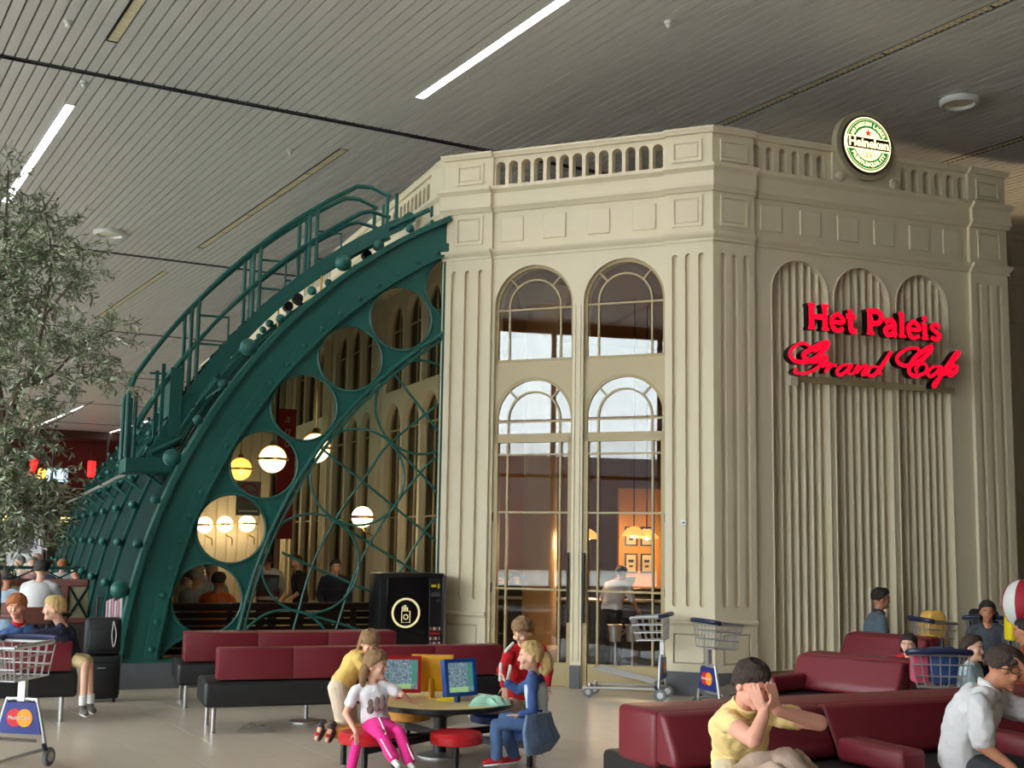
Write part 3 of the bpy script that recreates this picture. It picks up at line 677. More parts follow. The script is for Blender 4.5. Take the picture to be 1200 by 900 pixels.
globe(vpt(.55, 1.40, 2.68), .175, 'white globe pendant cut by the rim of the third round opening', drop=2.1)
globe(vpt(1.2, .62, 1.89), .135, 'white wall globe glowing behind the lattice centre', 'wall lamp')
globe(vpt(4.6, -1.36, 2.79), .14, 'white globe behind the lattice close to the tower edge', 'wall lamp', drop=1.0)
globe(vpt(8.95, 1.42, 1.83), .15, 'leftmost of the three white wall globes in the fifth round opening', 'wall lamp')
globe(vpt(8.95, 1.06, 1.85), .15, 'middle of the three white wall globes in the fifth round opening', 'wall lamp')
globe(vpt(8.95, .66, 1.87), .155, 'rightmost of the three white wall globes in the fifth round opening', 'wall lamp')
# red hanging banner with letters, no-smoking sign
t = thing('hanging_banner', 'narrow red banner with pale letters hanging behind the third round opening', 'banner', vpt(5.0, .82, 0), VA)
redm = mat('banner_red', (150, 14, 22), .7); MB().box(-.01, .01, -.14, .14, 1.6, 3.6).build('cloth', redm, t)
lt = MB(); pale = mat('banner_letter', (214, 150, 120), .6)
for i, ch in enumerate('and'): text(lt, ch, .2, lambda x, y, z, i=i: (-.014 - z, -x, 3.45 - .19 * i + y), .006, shear=.25)
lt.build('lettering', pale, t)
t = thing('no_smoking_sign', 'grey no smoking sign with red ring between two round openings', 'sign', vpt(3.6, 1.62, 2.16), VA)
MB().box(-.006, .006, -.17, .17, -.24, .24).build('panel', mat('sign_grey', (92, 96, 92), .5), t)
ring = MB().tube([(-.012, .12 * math.cos(2 * PI * k / 32), .09 + .12 * math.sin(2 * PI * k / 32)) for k in range(32)], .013, 6, closed=True); ring.tube([(-.012, .085, .175), (-.012, -.085, .005)], .012, 6); ring.build('ring', mat('sign_red', (170, 24, 30), .5), t)
MB().box(-.012, -.006, -.1, .08, .075, .1).build('cigarette', blk, t)
tx = MB()
for k in range(9): tx.box(-.01, -.006, -.13 + k * .029, -.11 + k * .029, -.19, -.165)
tx.build('print', white_p, t, stuff=True)
# dark slatted partition just inside the end glass
t = thing('slatted_partition', 'dark brown slatted wooden partition behind the end glass of the vault', 'partition', vpt(.45, 0, 0), VA)
for i in range(7): MB().rbox(-.012, .012, .15, 3.15, .3 + i * .08, .365 + i * .08, .004, 1).build('slat', wood_d, t)
for w in (.2, .9, 1.62, 2.35, 3.1): MB().rbox(-.03, .03, w - .03, w + .03, .02, .86, .004, 1).build('post', wood_d, t)
MB().rbox(-.035, .035, .12, 3.18, .84, .87, .006, 1).build('cap_rail', wood_d, t)
# column behind the left door
col = thing('round_column', 'pale tan round column standing behind the left glass door', 'column', (0.399,16.4,0.899)); col.location.z = 0
MB().lathe([(.27, 0), (.27, .25), (.225, .3), (.215, 5.0)], 36).build('shaft', mat('column_plaster', (216, 184, 136), .5, var=.03), col)
MB().lathe([(.3, 4.75), (.34, 4.9), (.34, 5.0)], 36).build('capital', cream, col)
# orange partition with framed pictures behind the right door
op = thing('picture_wall', 'orange partition wall with framed prints behind the right glass door', 'partition', (1.919,18.4,1.578)); op.location.z = 0
op.rotation_euler = (0, 0, R(10))
MB().box(-.32, 1.2, 0, .1, 0, 2.42).build('panel', mat('orange_wall', (224, 148, 56), .6, var=.08), op)
for i, (x, z) in enumerate(((-.14, 1.72), (.1, 1.72), (-.14, 1.33), (.1, 1.33))):
    f = thing('framed_print', ['upper left', 'upper right', 'lower left', 'lower right'][i] + ' of four framed prints on the orange wall', 'picture', op.location, R(10), 'framed prints on the orange wall')
    MB().plate([(x - .095, z - .14), (x + .095, z - .14), (x + .095, z + .14), (x - .095, z + .14)], [[(x - .075, z - .12), (x + .075, z - .12), (x + .075, z + .12), (x - .075, z + .12)]], -.03, 0).build('frame', blk, f)
    MB().box(x - .08, x + .08, -.012, -.002, z - .125, z + .125).build('print', mat('print_paper', (214, 190, 140), .6), f)
    MB().box(x - .04, x + .04, -.014, -.012, z + .01, z + .05).box(x - .03, x + .03, -.014, -.012, z - .06, z - .03).build('motif', wood_d, f)
shade_m = mat('copper_shade_lit', (255, 150, 70), .3, .2, var=0, emit=1.2)
for i, p in enumerate(((1.691,17,1.774), (1.931,17.6,1.747), (1.022,16.5,1.726))):
    t = thing('pendant_lamp', ['glowing copper pendant lamp in front of the framed prints', 'second copper pendant lamp just behind it, to the right', 'copper pendant lamp glowing at the left edge of the right door'][i], 'pendant lamp', p, 0, 'copper pendants inside the café')
    MB().lathe([(.17, -.06), (.16, -.03), (.1, .03), (.04, .07)], 24).build('shade', shade_m, t); MB().ball((0, 0, -.02), .06, 14, 10).build('bulb', globe_m, t)
    MB().cyl((0, 0, .07), (0, 0, 5.0 - p[2]), .008, 6).build('cord', blk, t)
    l = D.lights.new('pendant_light', 'POINT'); l.energy = 16; l.color = (1, .7, .4); l.shadow_soft_size = .05
    lo = D.objects.new('pendant_light', l); COL.objects.link(lo); lo.parent = t; lo.location = (0, 0, -.12)
# bar counter with steel rail, bowl and two ice buckets
t = thing('bar_counter', 'dark bar counter with a steel rail behind the glass doors', 'counter', (1.203,17,0.206)); t.location.z = 0; t.rotation_euler = (0, 0, R(-8))
MB().box(-1.6, 1.6, .0, .5, 0, .98).build('front', mat('bar_black', (22, 20, 20), .35), t); MB().rbox(-1.65, 1.65, -.05, .55, .98, 1.02, .01, 1).build('top', mat('bar_top', (40, 34, 32), .25), t)
MB().cyl((-1.6, -.16, .86), (1.6, -.16, .86), .022, 10).build('rail', steel, t)
for x in (-1.5, -.5, .5, 1.5): MB().cyl((x, -.16, .86), (x, 0, .86), .012, 8).build('rail_bracket', steel, t)
for i, p in enumerate(((1.307,15.4,0.525), (1.525,15.5,0.521))):
    t = thing('ice_bucket', ['left steel ice bucket on a thin stand behind the right door', 'right steel ice bucket behind the luggage trolley basket'][i], 'ice bucket', (p[0], p[1], 0), 0, 'ice buckets on stands')
    MB().lathe([(.07, p[2] - .1), (.085, p[2] + .09), (.1, p[2] + .1), (.09, p[2] + .105), (.07, p[2] + .09), (.06, p[2] - .08)], 22).build('bucket', steel, t)
    MB().cyl((0, 0, 0), (0, 0, p[2] - .1), .013, 8).lathe([(.12, 0), (.12, .015), (.03, .03)], 18).build('stand', steel, t)
    MB().tube([(.085, 0, p[2] + .05), (.12, 0, p[2] + .03), (.08, 0, p[2] - .02)], .007, 6).build('handle', steel, t)
t = thing('steel_bowl', 'wide steel bowl with a ladle on the bar behind the right door', 'bowl', (1.598,17.2,0.699)); z = t.location.z; t.location.z = 1.025
MB().lathe([(.06, 0), (.11, .05), (.14, .13), (.15, .135), (.13, .12), (.1, .05), (.05, .015)], 24).build('bowl', steel, t); MB().tube([(0, 0, .05), (-.12, .02, .24)], .01, 6).build('ladle', wood_l, t)
bk = poly_box('wall_cafe_4', [((P1 + VD * 7.2 + RD * .3).x, (P1 + VD * 7.2 + RD * .3).y), ((P1 + VD * 7.2 + RD * 7.2).x, (P1 + VD * 7.2 + RD * 7.2).y), ((P1 + VD * 7.3 + RD * 7.2).x, (P1 + VD * 7.3 + RD * 7.2).y), ((P1 + VD * 7.3 + RD * .3).x, (P1 + VD * 7.3 + RD * .3).y)], 0, 5.0, brown)

# ---------------------------------------------------------------- far end of the hall: two-storey gallery with a red lit lounge
far = grid('wall_far', -10, 34, 76, 76.3, 0, HZ + .1, mat('far_wall', (60, 36, 30), .7, var=.3, scale=1))
gb = thing('upper_gallery', 'distant upper gallery with glass front and red lights at the far end of the hall', 'gallery', hall(0, 71.5), HALL)
MB().box(-9, 24, 0, 4.3, 2.75, 3.1).build('deck', mat('gallery_deck', (30, 36, 40), .6), gb)
MB().box(-9, 24, 2.6, 2.8, 3.1, HZ).build('back_wall', mat('gallery_orange', (86, 36, 22), .6, var=.5, scale=.6), gb)
MB().box(-9, 24, .0, 4, 6.95, 7.38).build('fascia', mat('gallery_fascia', (74, 40, 28), .5), gb)
for i in range(12):
    x = -8 + i * 2.9; MB().cyl((x, -.05, 0), (x, -.05, 7.3), .07, 8).build('mullion', seam_m, gb)
MB().box(-9, 24, -.03, .0, 4.15, 4.22).box(-9, 24, -.03, 0, 3.65, 3.69).build('handrail', silver, gb)
for i in range(11): MB().box(-7.95 + i * 2.9, -5.15 + i * 2.9, -.02, -.012, 3.1, 4.12).build('glass_panel', glass('gallery_glass', (.75, .85, .85), 1.45), gb)
redl = mat('red_lamp_lit', (255, 30, 30), .4, var=0, emit=1.6); yel = mat('shop_sign_lit', (255, 206, 110), .4, var=0, emit=3.0)
for i, s in enumerate((5.9, 8.6, 11.5, 14.6, 17.5)):
    t = thing('red_lantern', ['red cylinder lamp behind the olive tree in the far gallery', 'red cylinder lamp above the gallery rail, second from the left', 'red cylinder lamp in the far gallery beside a mullion', 'red cylinder lamp in the far gallery nearest the vault', 'red cylinder lamp hidden behind the vault'][i], 'lamp', hall(s, 72.6, 5.35), HALL, 'red lamps in the far gallery')
    MB().lathe([(.2, -.45), (.22, -.4), (.22, .4), (.2, .45)], 14).build('shade', redl, t); MB().cyl((0, 0, .45), (0, 0, 1.6), .02, 6).build('cord', blk, t)
for i, s in enumerate((9.6, 13.0)):
    t = thing('wall_screen', ['pale blue screen glowing behind the olive leaves in the far gallery', 'pale screen glowing on the far gallery wall above the rail'][i], 'screen', hall(s, 73.9, 5.0), HALL, 'screens in the far gallery')
    MB().box(-.62, .62, 0, .1, -.42, .42).build('case', blk, t); MB().box(-.57, .57, -.02, 0, -.37, .37).build('display', mat('screen_lit', (190, 216, 235), .4, var=.3, emit=1.0), t)
t = thing('gallery_pendant', 'warm round lamp over the far gallery counter', 'pendant lamp', hall(12.0, 73, 5.0), HALL); MB().ball((0, 0, 0), .3, 14, 10).build('globe', globe_y, t); MB().cyl((0, 0, .3), (0, 0, 2), .02, 6).build('cord', blk, t)
# shop front strip under the deck
sh = thing('shop_front', 'distant shop fronts with a yellow lit strip under the far gallery', 'shop', hall(0, 72.5), HALL)
MB().box(-9, 24, 1.5, 1.7, 0, 2.75).build('back', mat('shop_dark', (46, 30, 30), .6, var=.4, scale=.5), sh)
for i in range(7): MB().box(-8 + i * 4.5, -6 + i * 4.5, 1.3, 1.42, .4, 2.0).build('display', mat('shop_display_%d' % (i % 3), [(150, 60, 40), (120, 120, 130), (60, 90, 60)][i % 3], .6, var=.5, scale=3), sh)
for i in range(6): MB().box(-7.5 + i * 4.1, -5.7 + i * 4.1, -.6, -.5, 2.35, 2.6).build('lit_sign', yel, sh)

# ---------------------------------------------------------------- signs on the right café wall
neon = mat('sign_face_lit', (255, 10, 48), .4, var=0, emit=.5); rail_m = mat('sign_rail', (170, 158, 120), .5)
def ribbon(mb, pts, w, y0, y1, T, n=5):
    # flat stroke of varying width in the (x,z) plane, extruded y0..y1
    P = catmull([(a, b, 0) for a, b in pts], n) if len(pts) > 2 else [V((*p, 0)) for p in pts]
    W = w if callable(w) else (lambda t: w)
    L = []; Rr = []
    for i, p in enumerate(P):
        d = (P[min(i + 1, len(P) - 1)] - P[max(i - 1, 0)]); d.normalize(); q = V((-d.y, d.x, 0)) * W(i / (len(P) - 1)) / 2
        L.append((p + q)); Rr.append((p - q))
    rings = [[(l.x, y0, l.y), (l.x, y1, l.y), (r.x, y1, r.y), (r.x, y0, r.y)] for l, r in zip(L, Rr)]
    mb.loft(rings, True, T)
def letters_bold(word, x0, base, h, dx):
    # bold slab letters from strokes; returns list of (letter, strokes, width-factor)
    S = .23
    G = {'H': ([[(.14, 0), (.14, 1)], [(.74, 0), (.74, 1)], [(.14, .5), (.74, .5)]], [(.0, .3, 0), (.6, .9, 0), (0, .3, 1), (.6, .9, 1)], .95),
         'e': ([[(.1, .36), (.56, .36), (.58, .5), (.34, .68), (.1, .5), (.08, .3), (.18, .06), (.38, .02), (.6, .12)]], [], .7),
         't': ([[(.22, .92), (.22, .3), (.26, .08), (.36, .04), (.48, .08)], [(.04, .64), (.46, .64)]], [], .55),
         'P': ([[(.14, 0), (.14, 1)], [(.14, .95), (.5, .95), (.68, .72), (.5, .48), (.14, .46)]], [(0, .32, 0), (0, .2, 1)], .76),
         'a': ([[(.08, .56), (.3, .66), (.5, .52), (.5, .12), (.6, .02)], [(.5, .4), (.22, .36), (.08, .2), (.22, .04), (.5, .14)]], [], .7),
         'l': ([[(.16, 0), (.16, 1)]], [(.02, .32, 0), (.02, .16, 1)], .38), 'i': ([[(.16, 0), (.16, .64)]], [(.02, .32, 0), (.02, .16, .64)], .38),
         's': ([[(.48, .56), (.28, .67), (.1, .52), (.28, .36), (.48, .2), (.3, .02), (.08, .1)]], [], .6)}
    out = []; x = x0
    for ch in word:
        if ch == ' ': x += h * .42; continue
        st, sl, adv = G[ch]; out.append((ch, x, st, sl)); x += adv * h * dx
    return out, x
def sign_word(name, label, items, draw, yF, yB):
    t = thing('wall_sign', label, 'sign', Bc, RA_, 'lit red letters on the café wall')
    for it in items:
        face = MB(); side = MB(); draw(face, it, yF, yF + .012); draw(side, it, yB, yF); face.build('letter_face', neon, t); side.build('letter_body', blk, t, label='black letter return')
    return t
TX = lambda x, y, z: (LW - x + .14, y, z)
S1, xe = letters_bold('Het Paleis', 0, 0, 1, 1); sc = (3.15 - 1.26) / xe
def dr1(mb, it, a, b):
    ch, x, st, sl = it; h = .285
    slope = -.0
    f = lambda p: (1.26 + (x + p[0]) * sc, 4.045 + p[1] * h)
    for s in st: ribbon(mb, [f(p) for p in s], .062 if ch not in 'es' else .05, a, b, TX, 4)
    for u0, u1, z in sl: ribbon(mb, [f((u0, z * (1 - .06) + .03)), f((u1, z * (1 - .06) + .03))], .032, a, b, TX)
    if ch == 'i': mb.add(*disc_poly(1.26 + (x + .16) * sc, 4.045 + .86 * h, .034, a, b), T=TX)
def disc_poly(cx, cz, r, a, b, n=12):
    vs = [(cx + r * math.cos(2 * PI * k / n), y, cz + r * math.sin(2 * PI * k / n)) for y in (a, b) for k in range(n)]
    return vs, [tuple(range(n)), tuple(range(n, 2 * n))] + [(k, (k + 1) % n, n + (k + 1) % n, n + k) for k in range(n)]
s1 = sign_word('wall_sign', 'glowing red upright letters Het Paleis mounted on the café wall', S1, dr1, .2, .1)
MB().box(LW - 3.1, LW - 1.2, .04, .07, 4.14, 4.2).build('mounting_rail', rail_m, s1); MB().box(LW - 1.3, LW - 1.16, .07, .1, 4.1, 4.24).build('rail_end', cream, s1)
# script lettering traced as strokes (x along the wall, z up)
def px2(x, y): # strokes were measured on the wall plane: x in 0..1200, y in 350..720 of a unit sheet
    return (1.0 + (x - 75) / 1045 * 2.42, 3.86 - (y - 360) / 350 * .56 + (x - 75) / 1045 * .235)
SCR = [[(265, 395), (225, 425), (205, 400), (150, 365), (95, 400), (80, 450), (120, 495), (200, 490), (260, 440), (300, 375), (280, 365), (220, 400), (160, 440), (170, 480), (230, 500), (290, 465), (265, 510), (220, 555), (160, 580), (105, 570), (115, 545)],
       [(262, 540), (305, 510), (280, 580)], [(285, 565), (320, 530), (350, 535)],
       [(430, 535), (390, 530), (350, 570), (365, 600), (400, 580), (440, 530), (415, 585), (440, 595)],
       [(445, 595), (480, 535), (465, 595)], [(465, 590), (510, 540), (530, 550), (500, 605), (525, 600)],
       [(600, 555), (560, 550), (530, 590), (550, 615), (590, 590), (680, 445), (640, 520), (600, 590), (620, 605)],
       [(880, 450), (850, 470), (850, 430), (790, 425), (730, 465), (715, 510), (760, 550), (840, 530), (900, 480), (935, 425), (910, 425), (840, 480), (800, 540), (790, 600), (830, 630), (890, 605), (900, 560), (870, 540), (830, 575), (840, 610)],
       [(985, 570), (945, 565), (905, 605), (920, 635), (955, 615), (995, 565), (970, 620), (995, 630)],
       [(990, 630), (1050, 560), (1110, 475), (1095, 465), (1050, 530), (1000, 610), (950, 710), (940, 695), (985, 640), (1040, 620)],
       [(1030, 620), (1080, 600), (1095, 570), (1065, 570), (1035, 610), (1050, 640), (1095, 605)]]
def dr2(mb, it, a, b): ribbon(mb, [px2(*p) for p in it], lambda t: (.03 + .026 * math.sin(PI * t) ** 2) if len(it) > 12 else (.026 + .014 * math.sin(PI * t)), a, b, TX, 5)
s2 = sign_word('wall_sign', 'glowing red script letters Grand Cafe on the wall below the upright letters', SCR, dr2, .2, .1)
MB().box(LW - 3.3, LW - .98, .04, .07, 3.45, 3.52).build('mounting_rail', rail_m, s2); MB().box(LW - 1.05, LW - .95, .07, .1, 3.4, 3.54).build('rail_end', cream, s2)

# round lit beer sign above the parapet
hs = thing('round_sign', 'round lit green and cream beer sign on top of the café parapet', 'sign', Bc, RA_)
HC = (LW - 2.05, 6.33); bgr = mat('sign_green_lit', (10, 110, 44), .4, var=0, emit=.55); bcr = mat('sign_cream_lit', (250, 232, 176), .4, var=0, emit=.95)
def hdisc(mb, r, y0, y1, n=40): mb.lathe([(r, y0), (r, y1)], n, lambda x, y, z: (HC[0] + x, z, HC[1] + y)); return mb
hdisc(MB(), .42, .0, .1).build('housing', mat('sign_housing', (176, 166, 138), .5), hs); hdisc(MB(), .355, .1, .13).build('rim', blk, hs)
hdisc(MB(), .335, .13, .135).build('cream_ring', bcr, hs); hdisc(MB(), .315, .135, .139).build('green_disc', bgr, hs); hdisc(MB(), .3, .139, .1395).build('fine_line', bcr, hs); hdisc(MB(), .295, .1395, .142).build('green_field', bgr, hs)
hdisc(MB(), .2, .142, .146).build('cream_centre', bcr, hs)
TH = lambda x, y, z: (HC[0] - x, .15 + z, HC[1] + y)
band = [(-.315, -.075), (.315, -.075), (.325, 0), (.315, .085), (-.315, .085), (-.325, 0)]
MB().plate([(HC[0] + x, HC[1] + z) for x, z in band], [], .145, .15).build('band_border', bcr, hs)
MB().plate([(HC[0] + x * .94, HC[1] + .005 + (z - .005) * .82) for x, z in band], [], .15, .153).build('band', blk, hs)
m = MB(); text(m, 'Heineken', .15, lambda x, y, z: (HC[0] - x, .156 + z, HC[1] + .005 + y), .006, bold=.004); m.build('brand_lettering', bcr, hs)
def arctext(mb, s, r, size, a0, a1, up):
    n = len(s)
    for i, ch in enumerate(s):
        if ch == ' ': continue
        a = a0 + (a1 - a0) * i / (n - 1); ca, sa = math.cos(R(a)), math.sin(R(a)); tt = (R(a - 90) if up else R(a + 90))
        def T(x, y, z): xx = x * math.cos(tt) - y * math.sin(tt) + r * ca; yy = x * math.sin(tt) + y * math.cos(tt) + r * sa; return (HC[0] - xx, .146 + z, HC[1] + yy)
        text(mb, ch, size, T, .006, bold=.002)
m = MB(); arctext(m, 'HEINEKEN', .248, .062, 152, 84, True); m.build('upper_lettering', bcr, hs); m = MB(); arctext(m, 'LAGER', .248, .062, 68, 28, True); m.build('upper_lettering', bcr, hs)
m = MB(); arctext(m, 'PREMIUM', .248, .066, 208, 266, False); m.build('lower_lettering', bcr, hs); m = MB(); arctext(m, 'QUALITY', .248, .066, 280, 332, False); m.build('lower_lettering', bcr, hs)
star = [(HC[0] + (.052 if k % 2 == 0 else .021) * math.sin(PI * k / 5), HC[1] + .135 + (.052 if k % 2 == 0 else .021) * math.cos(PI * k / 5)) for k in range(10)]
MB().plate(star, [], .146, .15).build('red_star', mat('star_red_lit', (214, 36, 24), .4, var=0, emit=.7), hs)
m = MB(); 
for k in range(3): m.tube([(HC[0] - .05 + .05 * k + .03 * math.cos(2 * PI * q / 16), .147, HC[1] - .13 + .03 * math.sin(2 * PI * q / 16)) for q in range(16)], .004, 5, closed=True)
m.build('seal', brass, hs)

# ---------------------------------------------------------------- vending cabinet by the left pilaster
vm = thing('vending_machine', 'black cigarette vending cabinet beside the left café pilaster', 'vending machine', P1, VA)
MB().rbox(-.5, -.06, .1, .86, .02, 1.24, .012, 2).build('cabinet', blk, vm); MB().rbox(-.515, -.5, .3, .78, .1, 1.2, .006, 1).build('door', mat('gloss_black', (14, 14, 15), .12), vm)
MB().rbox(-.512, -.5, .13, .28, .3, 1.18, .004, 1).build('control_panel', mat('panel_black', (28, 28, 30), .3), vm)
MB().box(-.52, -.46, .085, .105, .05, 1.22).build('side_strip', silver, vm)
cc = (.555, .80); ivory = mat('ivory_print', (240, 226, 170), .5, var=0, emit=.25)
MB().tube([(-.518, cc[0] + .155 * math.cos(2 * PI * k / 40), cc[1] + .155 * math.sin(2 * PI * k / 40)) for k in range(40)], .0135, 6, closed=True).build('emblem_ring', ivory, vm)
pk = MB(); rect = lambda x0, x1, z0, z1: pk.tube([(-.518, x0, z0), (-.518, x1, z0), (-.518, x1, z1), (-.518, x0, z1)], .006, 5, closed=True)
rect(cc[0] - .048, cc[0] + .048, cc[1] - .105, cc[1] + .02)
for x, z in ((-.01, .06), (.012, .085), (.034, .07)): rect(cc[0] + x - .009, cc[0] + x + .009, cc[1] + .02, cc[1] + z)
pk.tube([(-.518, cc[0] + .026 * math.cos(2 * PI * k / 20), cc[1] - .045 + .026 * math.sin(2 * PI * k / 20)) for k in range(20)], .006, 5, closed=True)
pk.build('cigarette_pack_emblem', ivory, vm)
cols = [mat('pack_white', (214, 208, 200), .5), mat('pack_red', (160, 30, 34), .5), mat('pack_grey', (130, 130, 128), .5)]
for r in range(4):
    for c in range(6):
        MB().box(-.52, -.511, .145 + c * .0215, .16 + c * .0215, .44 + r * .055, .475 + r * .055).build('pack_button', cols[(r * 5 + c * 7 + r * c) % 3], vm)
MB().box(-.515, -.511, .2, .26, 1.085, 1.115).build('panel_print', mat('yellow_print', (220, 190, 40), .5), vm); MB().box(-.515, -.511, .16, .185, 1.07, 1.12).build('panel_print', mat('yellow_print', (220, 190, 40), .5), vm)
MB().box(-.515, -.511, .15, .2, .92, .95).box(-.515, -.511, .15, .26, .98, 1.03).build('coin_slot', mat('coin_grey', (70, 70, 72), .4), vm)

# ---------------------------------------------------------------- benches
def bench(name, label, loc, rz, L, zt, back=(0, .17), seat=(-.02, .6), over=(.1, .0), unit=.62, legs=True, group=None, profile=None, arms=(), ends=False, sx=0.0):
    t = thing(name, label, 'bench', loc, rz, group)
    MB().rbox(-over[0], L + over[1], seat[0], seat[1], .21, .42, .035, 3).build('seat', blk_vinyl, t)
    n = max(1, round(L / unit)); w = L / n
    for i in range(n):
        m = MB()
        if profile: m.prism([(y, z) for y, z in profile], i * w, (i + 1) * w, lambda x, y, z: (y, x, z), .03, 3)
        else: m.rbox(i * w + (.0 if i else 0), (i + 1) * w, back[0], back[1], .43, zt, .012, 2)
        m.build('back_cushion', red_vinyl, t)
    if ends: MB().rbox(-.005, L + .005, back[0], back[1], .40, zt, .035, 3).build('back_spine', red_vinyl, t)
    for a in arms: MB().rbox(a, a + .17, seat[0] - .02, seat[0] + .5, .43, .56, .03, 3).build('armrest', red_vinyl, t)
    if legs:
        for x in (0.03 - over[0] + .06, L + over[1] - .12):
            for y in (seat[0] + .07, seat[1] - .07):
                MB().cyl((x, y, .0), (x, y, .22), .019, 14).lathe([(.024, 0), (.024, .008), (.019, .01)], 14, None, (x, y)).build('leg', silver, t)
        for x in [w * k for k in range(1, n, 2)]: MB().cyl((x, (back[0] + back[1]) / 2, .41), (x, (back[0] + back[1]) / 2, .44), .015, 8).build('back_bracket', silver, t)
    return t
b2 = bench('bench', 'dark red backed bench with black seat, in front of the longer one', (-2.40, 10.5, 0), R(19.7), 2.5, .69, group='red and black benches')
MB().cyl((.85, .52, .02), (.85, .52, .22), .018, 12).lathe([(.15, 0), (.15, .012), (.03, .03), (.02, .03)], 28, None, (.85, .52)).build('pedestal_base', silver, b2)
b1 = bench('bench', 'long dark red bench in front of the glazed vault end, behind the shorter one', (-3.06, 12.0, 0), R(18.7), 2.05, .7, back=(0, .34), seat=(-.02, .75), over=(.06, .0), group='red and black benches')
bench('bench', 'left red bench with the two boys behind the chrome luggage trolley', (-6.1, 10.2, 0), R(20), 2.45, .69, group='red and black benches', over=(.0, .06))
PRF = [(.0, .43), (-.2, .43), (-.19, .5), (-.1, .66), (-.08, .7), (.0, .71)]
R1A = R(25.2)
r1 = bench('bench', 'front red double bench on which the man in the yellow polo sits', (.80, 6.88, 0), R1A, 4.3, .705, back=(.0, .4), seat=(-.75, .62), over=(-.02, .1), unit=1.05, profile=PRF, arms=(1.02, 2.03), ends=True, group='red and black benches', sx=0)
R2A = math.atan2(-.76, .74)
bench('bench', 'middle red armchair bench in front of the corrugated wall', (2.5, 10.75, 0), R2A, .98, .72, back=(0, .28), seat=(-.62, .34), over=(0.02, .02), unit=.98, profile=PRF, arms=(-.02,), ends=True, group='red and black benches')
bench('bench', 'rear red bench beside the wall where the man in grey sits', (3.62, 13.4, 0), R(-49), .95, .72, back=(0, .2), seat=(-.55, .3), over=(0.02, .02), unit=.95, profile=PRF, arms=(), ends=True, group='red and black benches')

# ---------------------------------------------------------------- children's game table with screens and stools
TC = V((-.5, 9.52, 0)); tw = mat('table_yellow_laminate', (240, 212, 146), .35, var=.04)
gt_ = thing('game_table', 'round yellow topped children\'s game table with black rim and centre post', 'table', TC)
MB().lathe([(.535, .385), (.545, .39), (.545, .418), (.535, .422), (.5, .422), (.5, .385)], 48).build('rim', blk, gt_); MB().lathe([(.528, .40), (.528, .424)], 48).build('tabletop', tw, gt_)
MB().cyl((0, .1, 0), (0, .1, .39), .05, 16).build('post', blk, gt_); MB().lathe([(.17, 0), (.17, .012), (.1, .03), (.05, .035)], 28, None, (0, .1)).build('base', steel, gt_)
MB().lathe([(.06, .3), (.3, .36), (.3, .385)], 24).build('underframe', blk, gt_)
red_p = mat('red_plastic', (190, 26, 40), .35, var=.04); yel_p = mat('yellow_plastic', (232, 168, 22), .4, var=.04); blu_p = mat('blue_plastic', (20, 70, 150), .35, var=.04)
red_v = mat('bright_red_vinyl', (186, 20, 32), .4, var=.05); org_v = mat('orange_wood_seat', (196, 130, 48), .5, var=.1); blu_v = mat('blue_vinyl', (36, 60, 120), .4)
STOOLS = [((-.35, 8.9), red_v, 'red padded stool in front of the game table'), ((-.98, 8.86), red_v, 'red stool under the girl in pink trousers'), ((-1.17, 9.2), org_v, 'orange stool under the kneeling child in yellow'),
          ((-.1, 9.98), blu_v, 'blue stool behind the game table, beside the boy in red'), ((-.78, 10.05), org_v, 'orange stool at the back of the game table'), ((.17, 9.2), blu_v, 'blue stool under the girl in denim')]
for (x, y), m_, lab in STOOLS:
    t = thing('round_stool', lab, 'stool', (x, y, 0), 0, 'stools around the game table')
    MB().lathe([(.14, .2), (.18, .21), (.187, .235), (.183, .25), (.187, .262), (.17, .285), (.1, .292)], 30).build('seat', m_, t)
    MB().cyl((0, 0, 0), (0, 0, .21), .022, 12).build('leg', blk, t)
    d = (TC + V((0, .1, 0))) - V((x, y, 0)); d.z = 0; e = d - d.normalized() * .06; q = V((-d.y, d.x, 0)).normalized() * .02
    MB().add([(q.x, q.y, .13), (-q.x, -q.y, .13), (e.x - q.x, e.y - q.y, .13), (e.x + q.x, e.y + q.y, .13), (q.x, q.y, .18), (-q.x, -q.y, .18), (e.x - q.x, e.y - q.y, .18), (e.x + q.x, e.y + q.y, .18)],
             [(0, 1, 2, 3), (4, 7, 6, 5), (0, 4, 5, 1), (1, 5, 6, 2), (2, 6, 7, 3), (3, 7, 4, 0)]).build('arm', blk, t)
scr = D.materials.new('screen_picture'); scr.use_nodes = True
def screen_mat():
    n = scr.node_tree.nodes; l = scr.node_tree.links; b = n['Principled BSDF']; b.inputs['Roughness'].default_value = .25
    tc = n.new('ShaderNodeTexCoord'); no = n.new('ShaderNodeTexNoise'); no.inputs['Scale'].default_value = 70; no.inputs['Detail'].default_value = 8; l.new(tc.outputs['Object'], no.inputs['Vector'])
    cr = n.new('ShaderNodeValToRGB'); e = cr.color_ramp.elements; e[0].position = .35; e[0].color = (*lin((74, 92, 100)), 1); e[1].position = .7; e[1].color = (*lin((140, 164, 176)), 1)
    l.new(no.outputs['Fac'], cr.inputs[0]); l.new(cr.outputs[0], b.inputs['Base Color']); l.new(cr.outputs[0], b.inputs['Emission Color']); b.inputs['Emission Strength'].default_value = .35
screen_mat(); scr_g = mat('screen_green_bar', (150, 190, 130), .3, var=.05, emit=.3); scr_s = mat('screen_side_bar', (70, 130, 120), .3, var=.05, emit=.3)
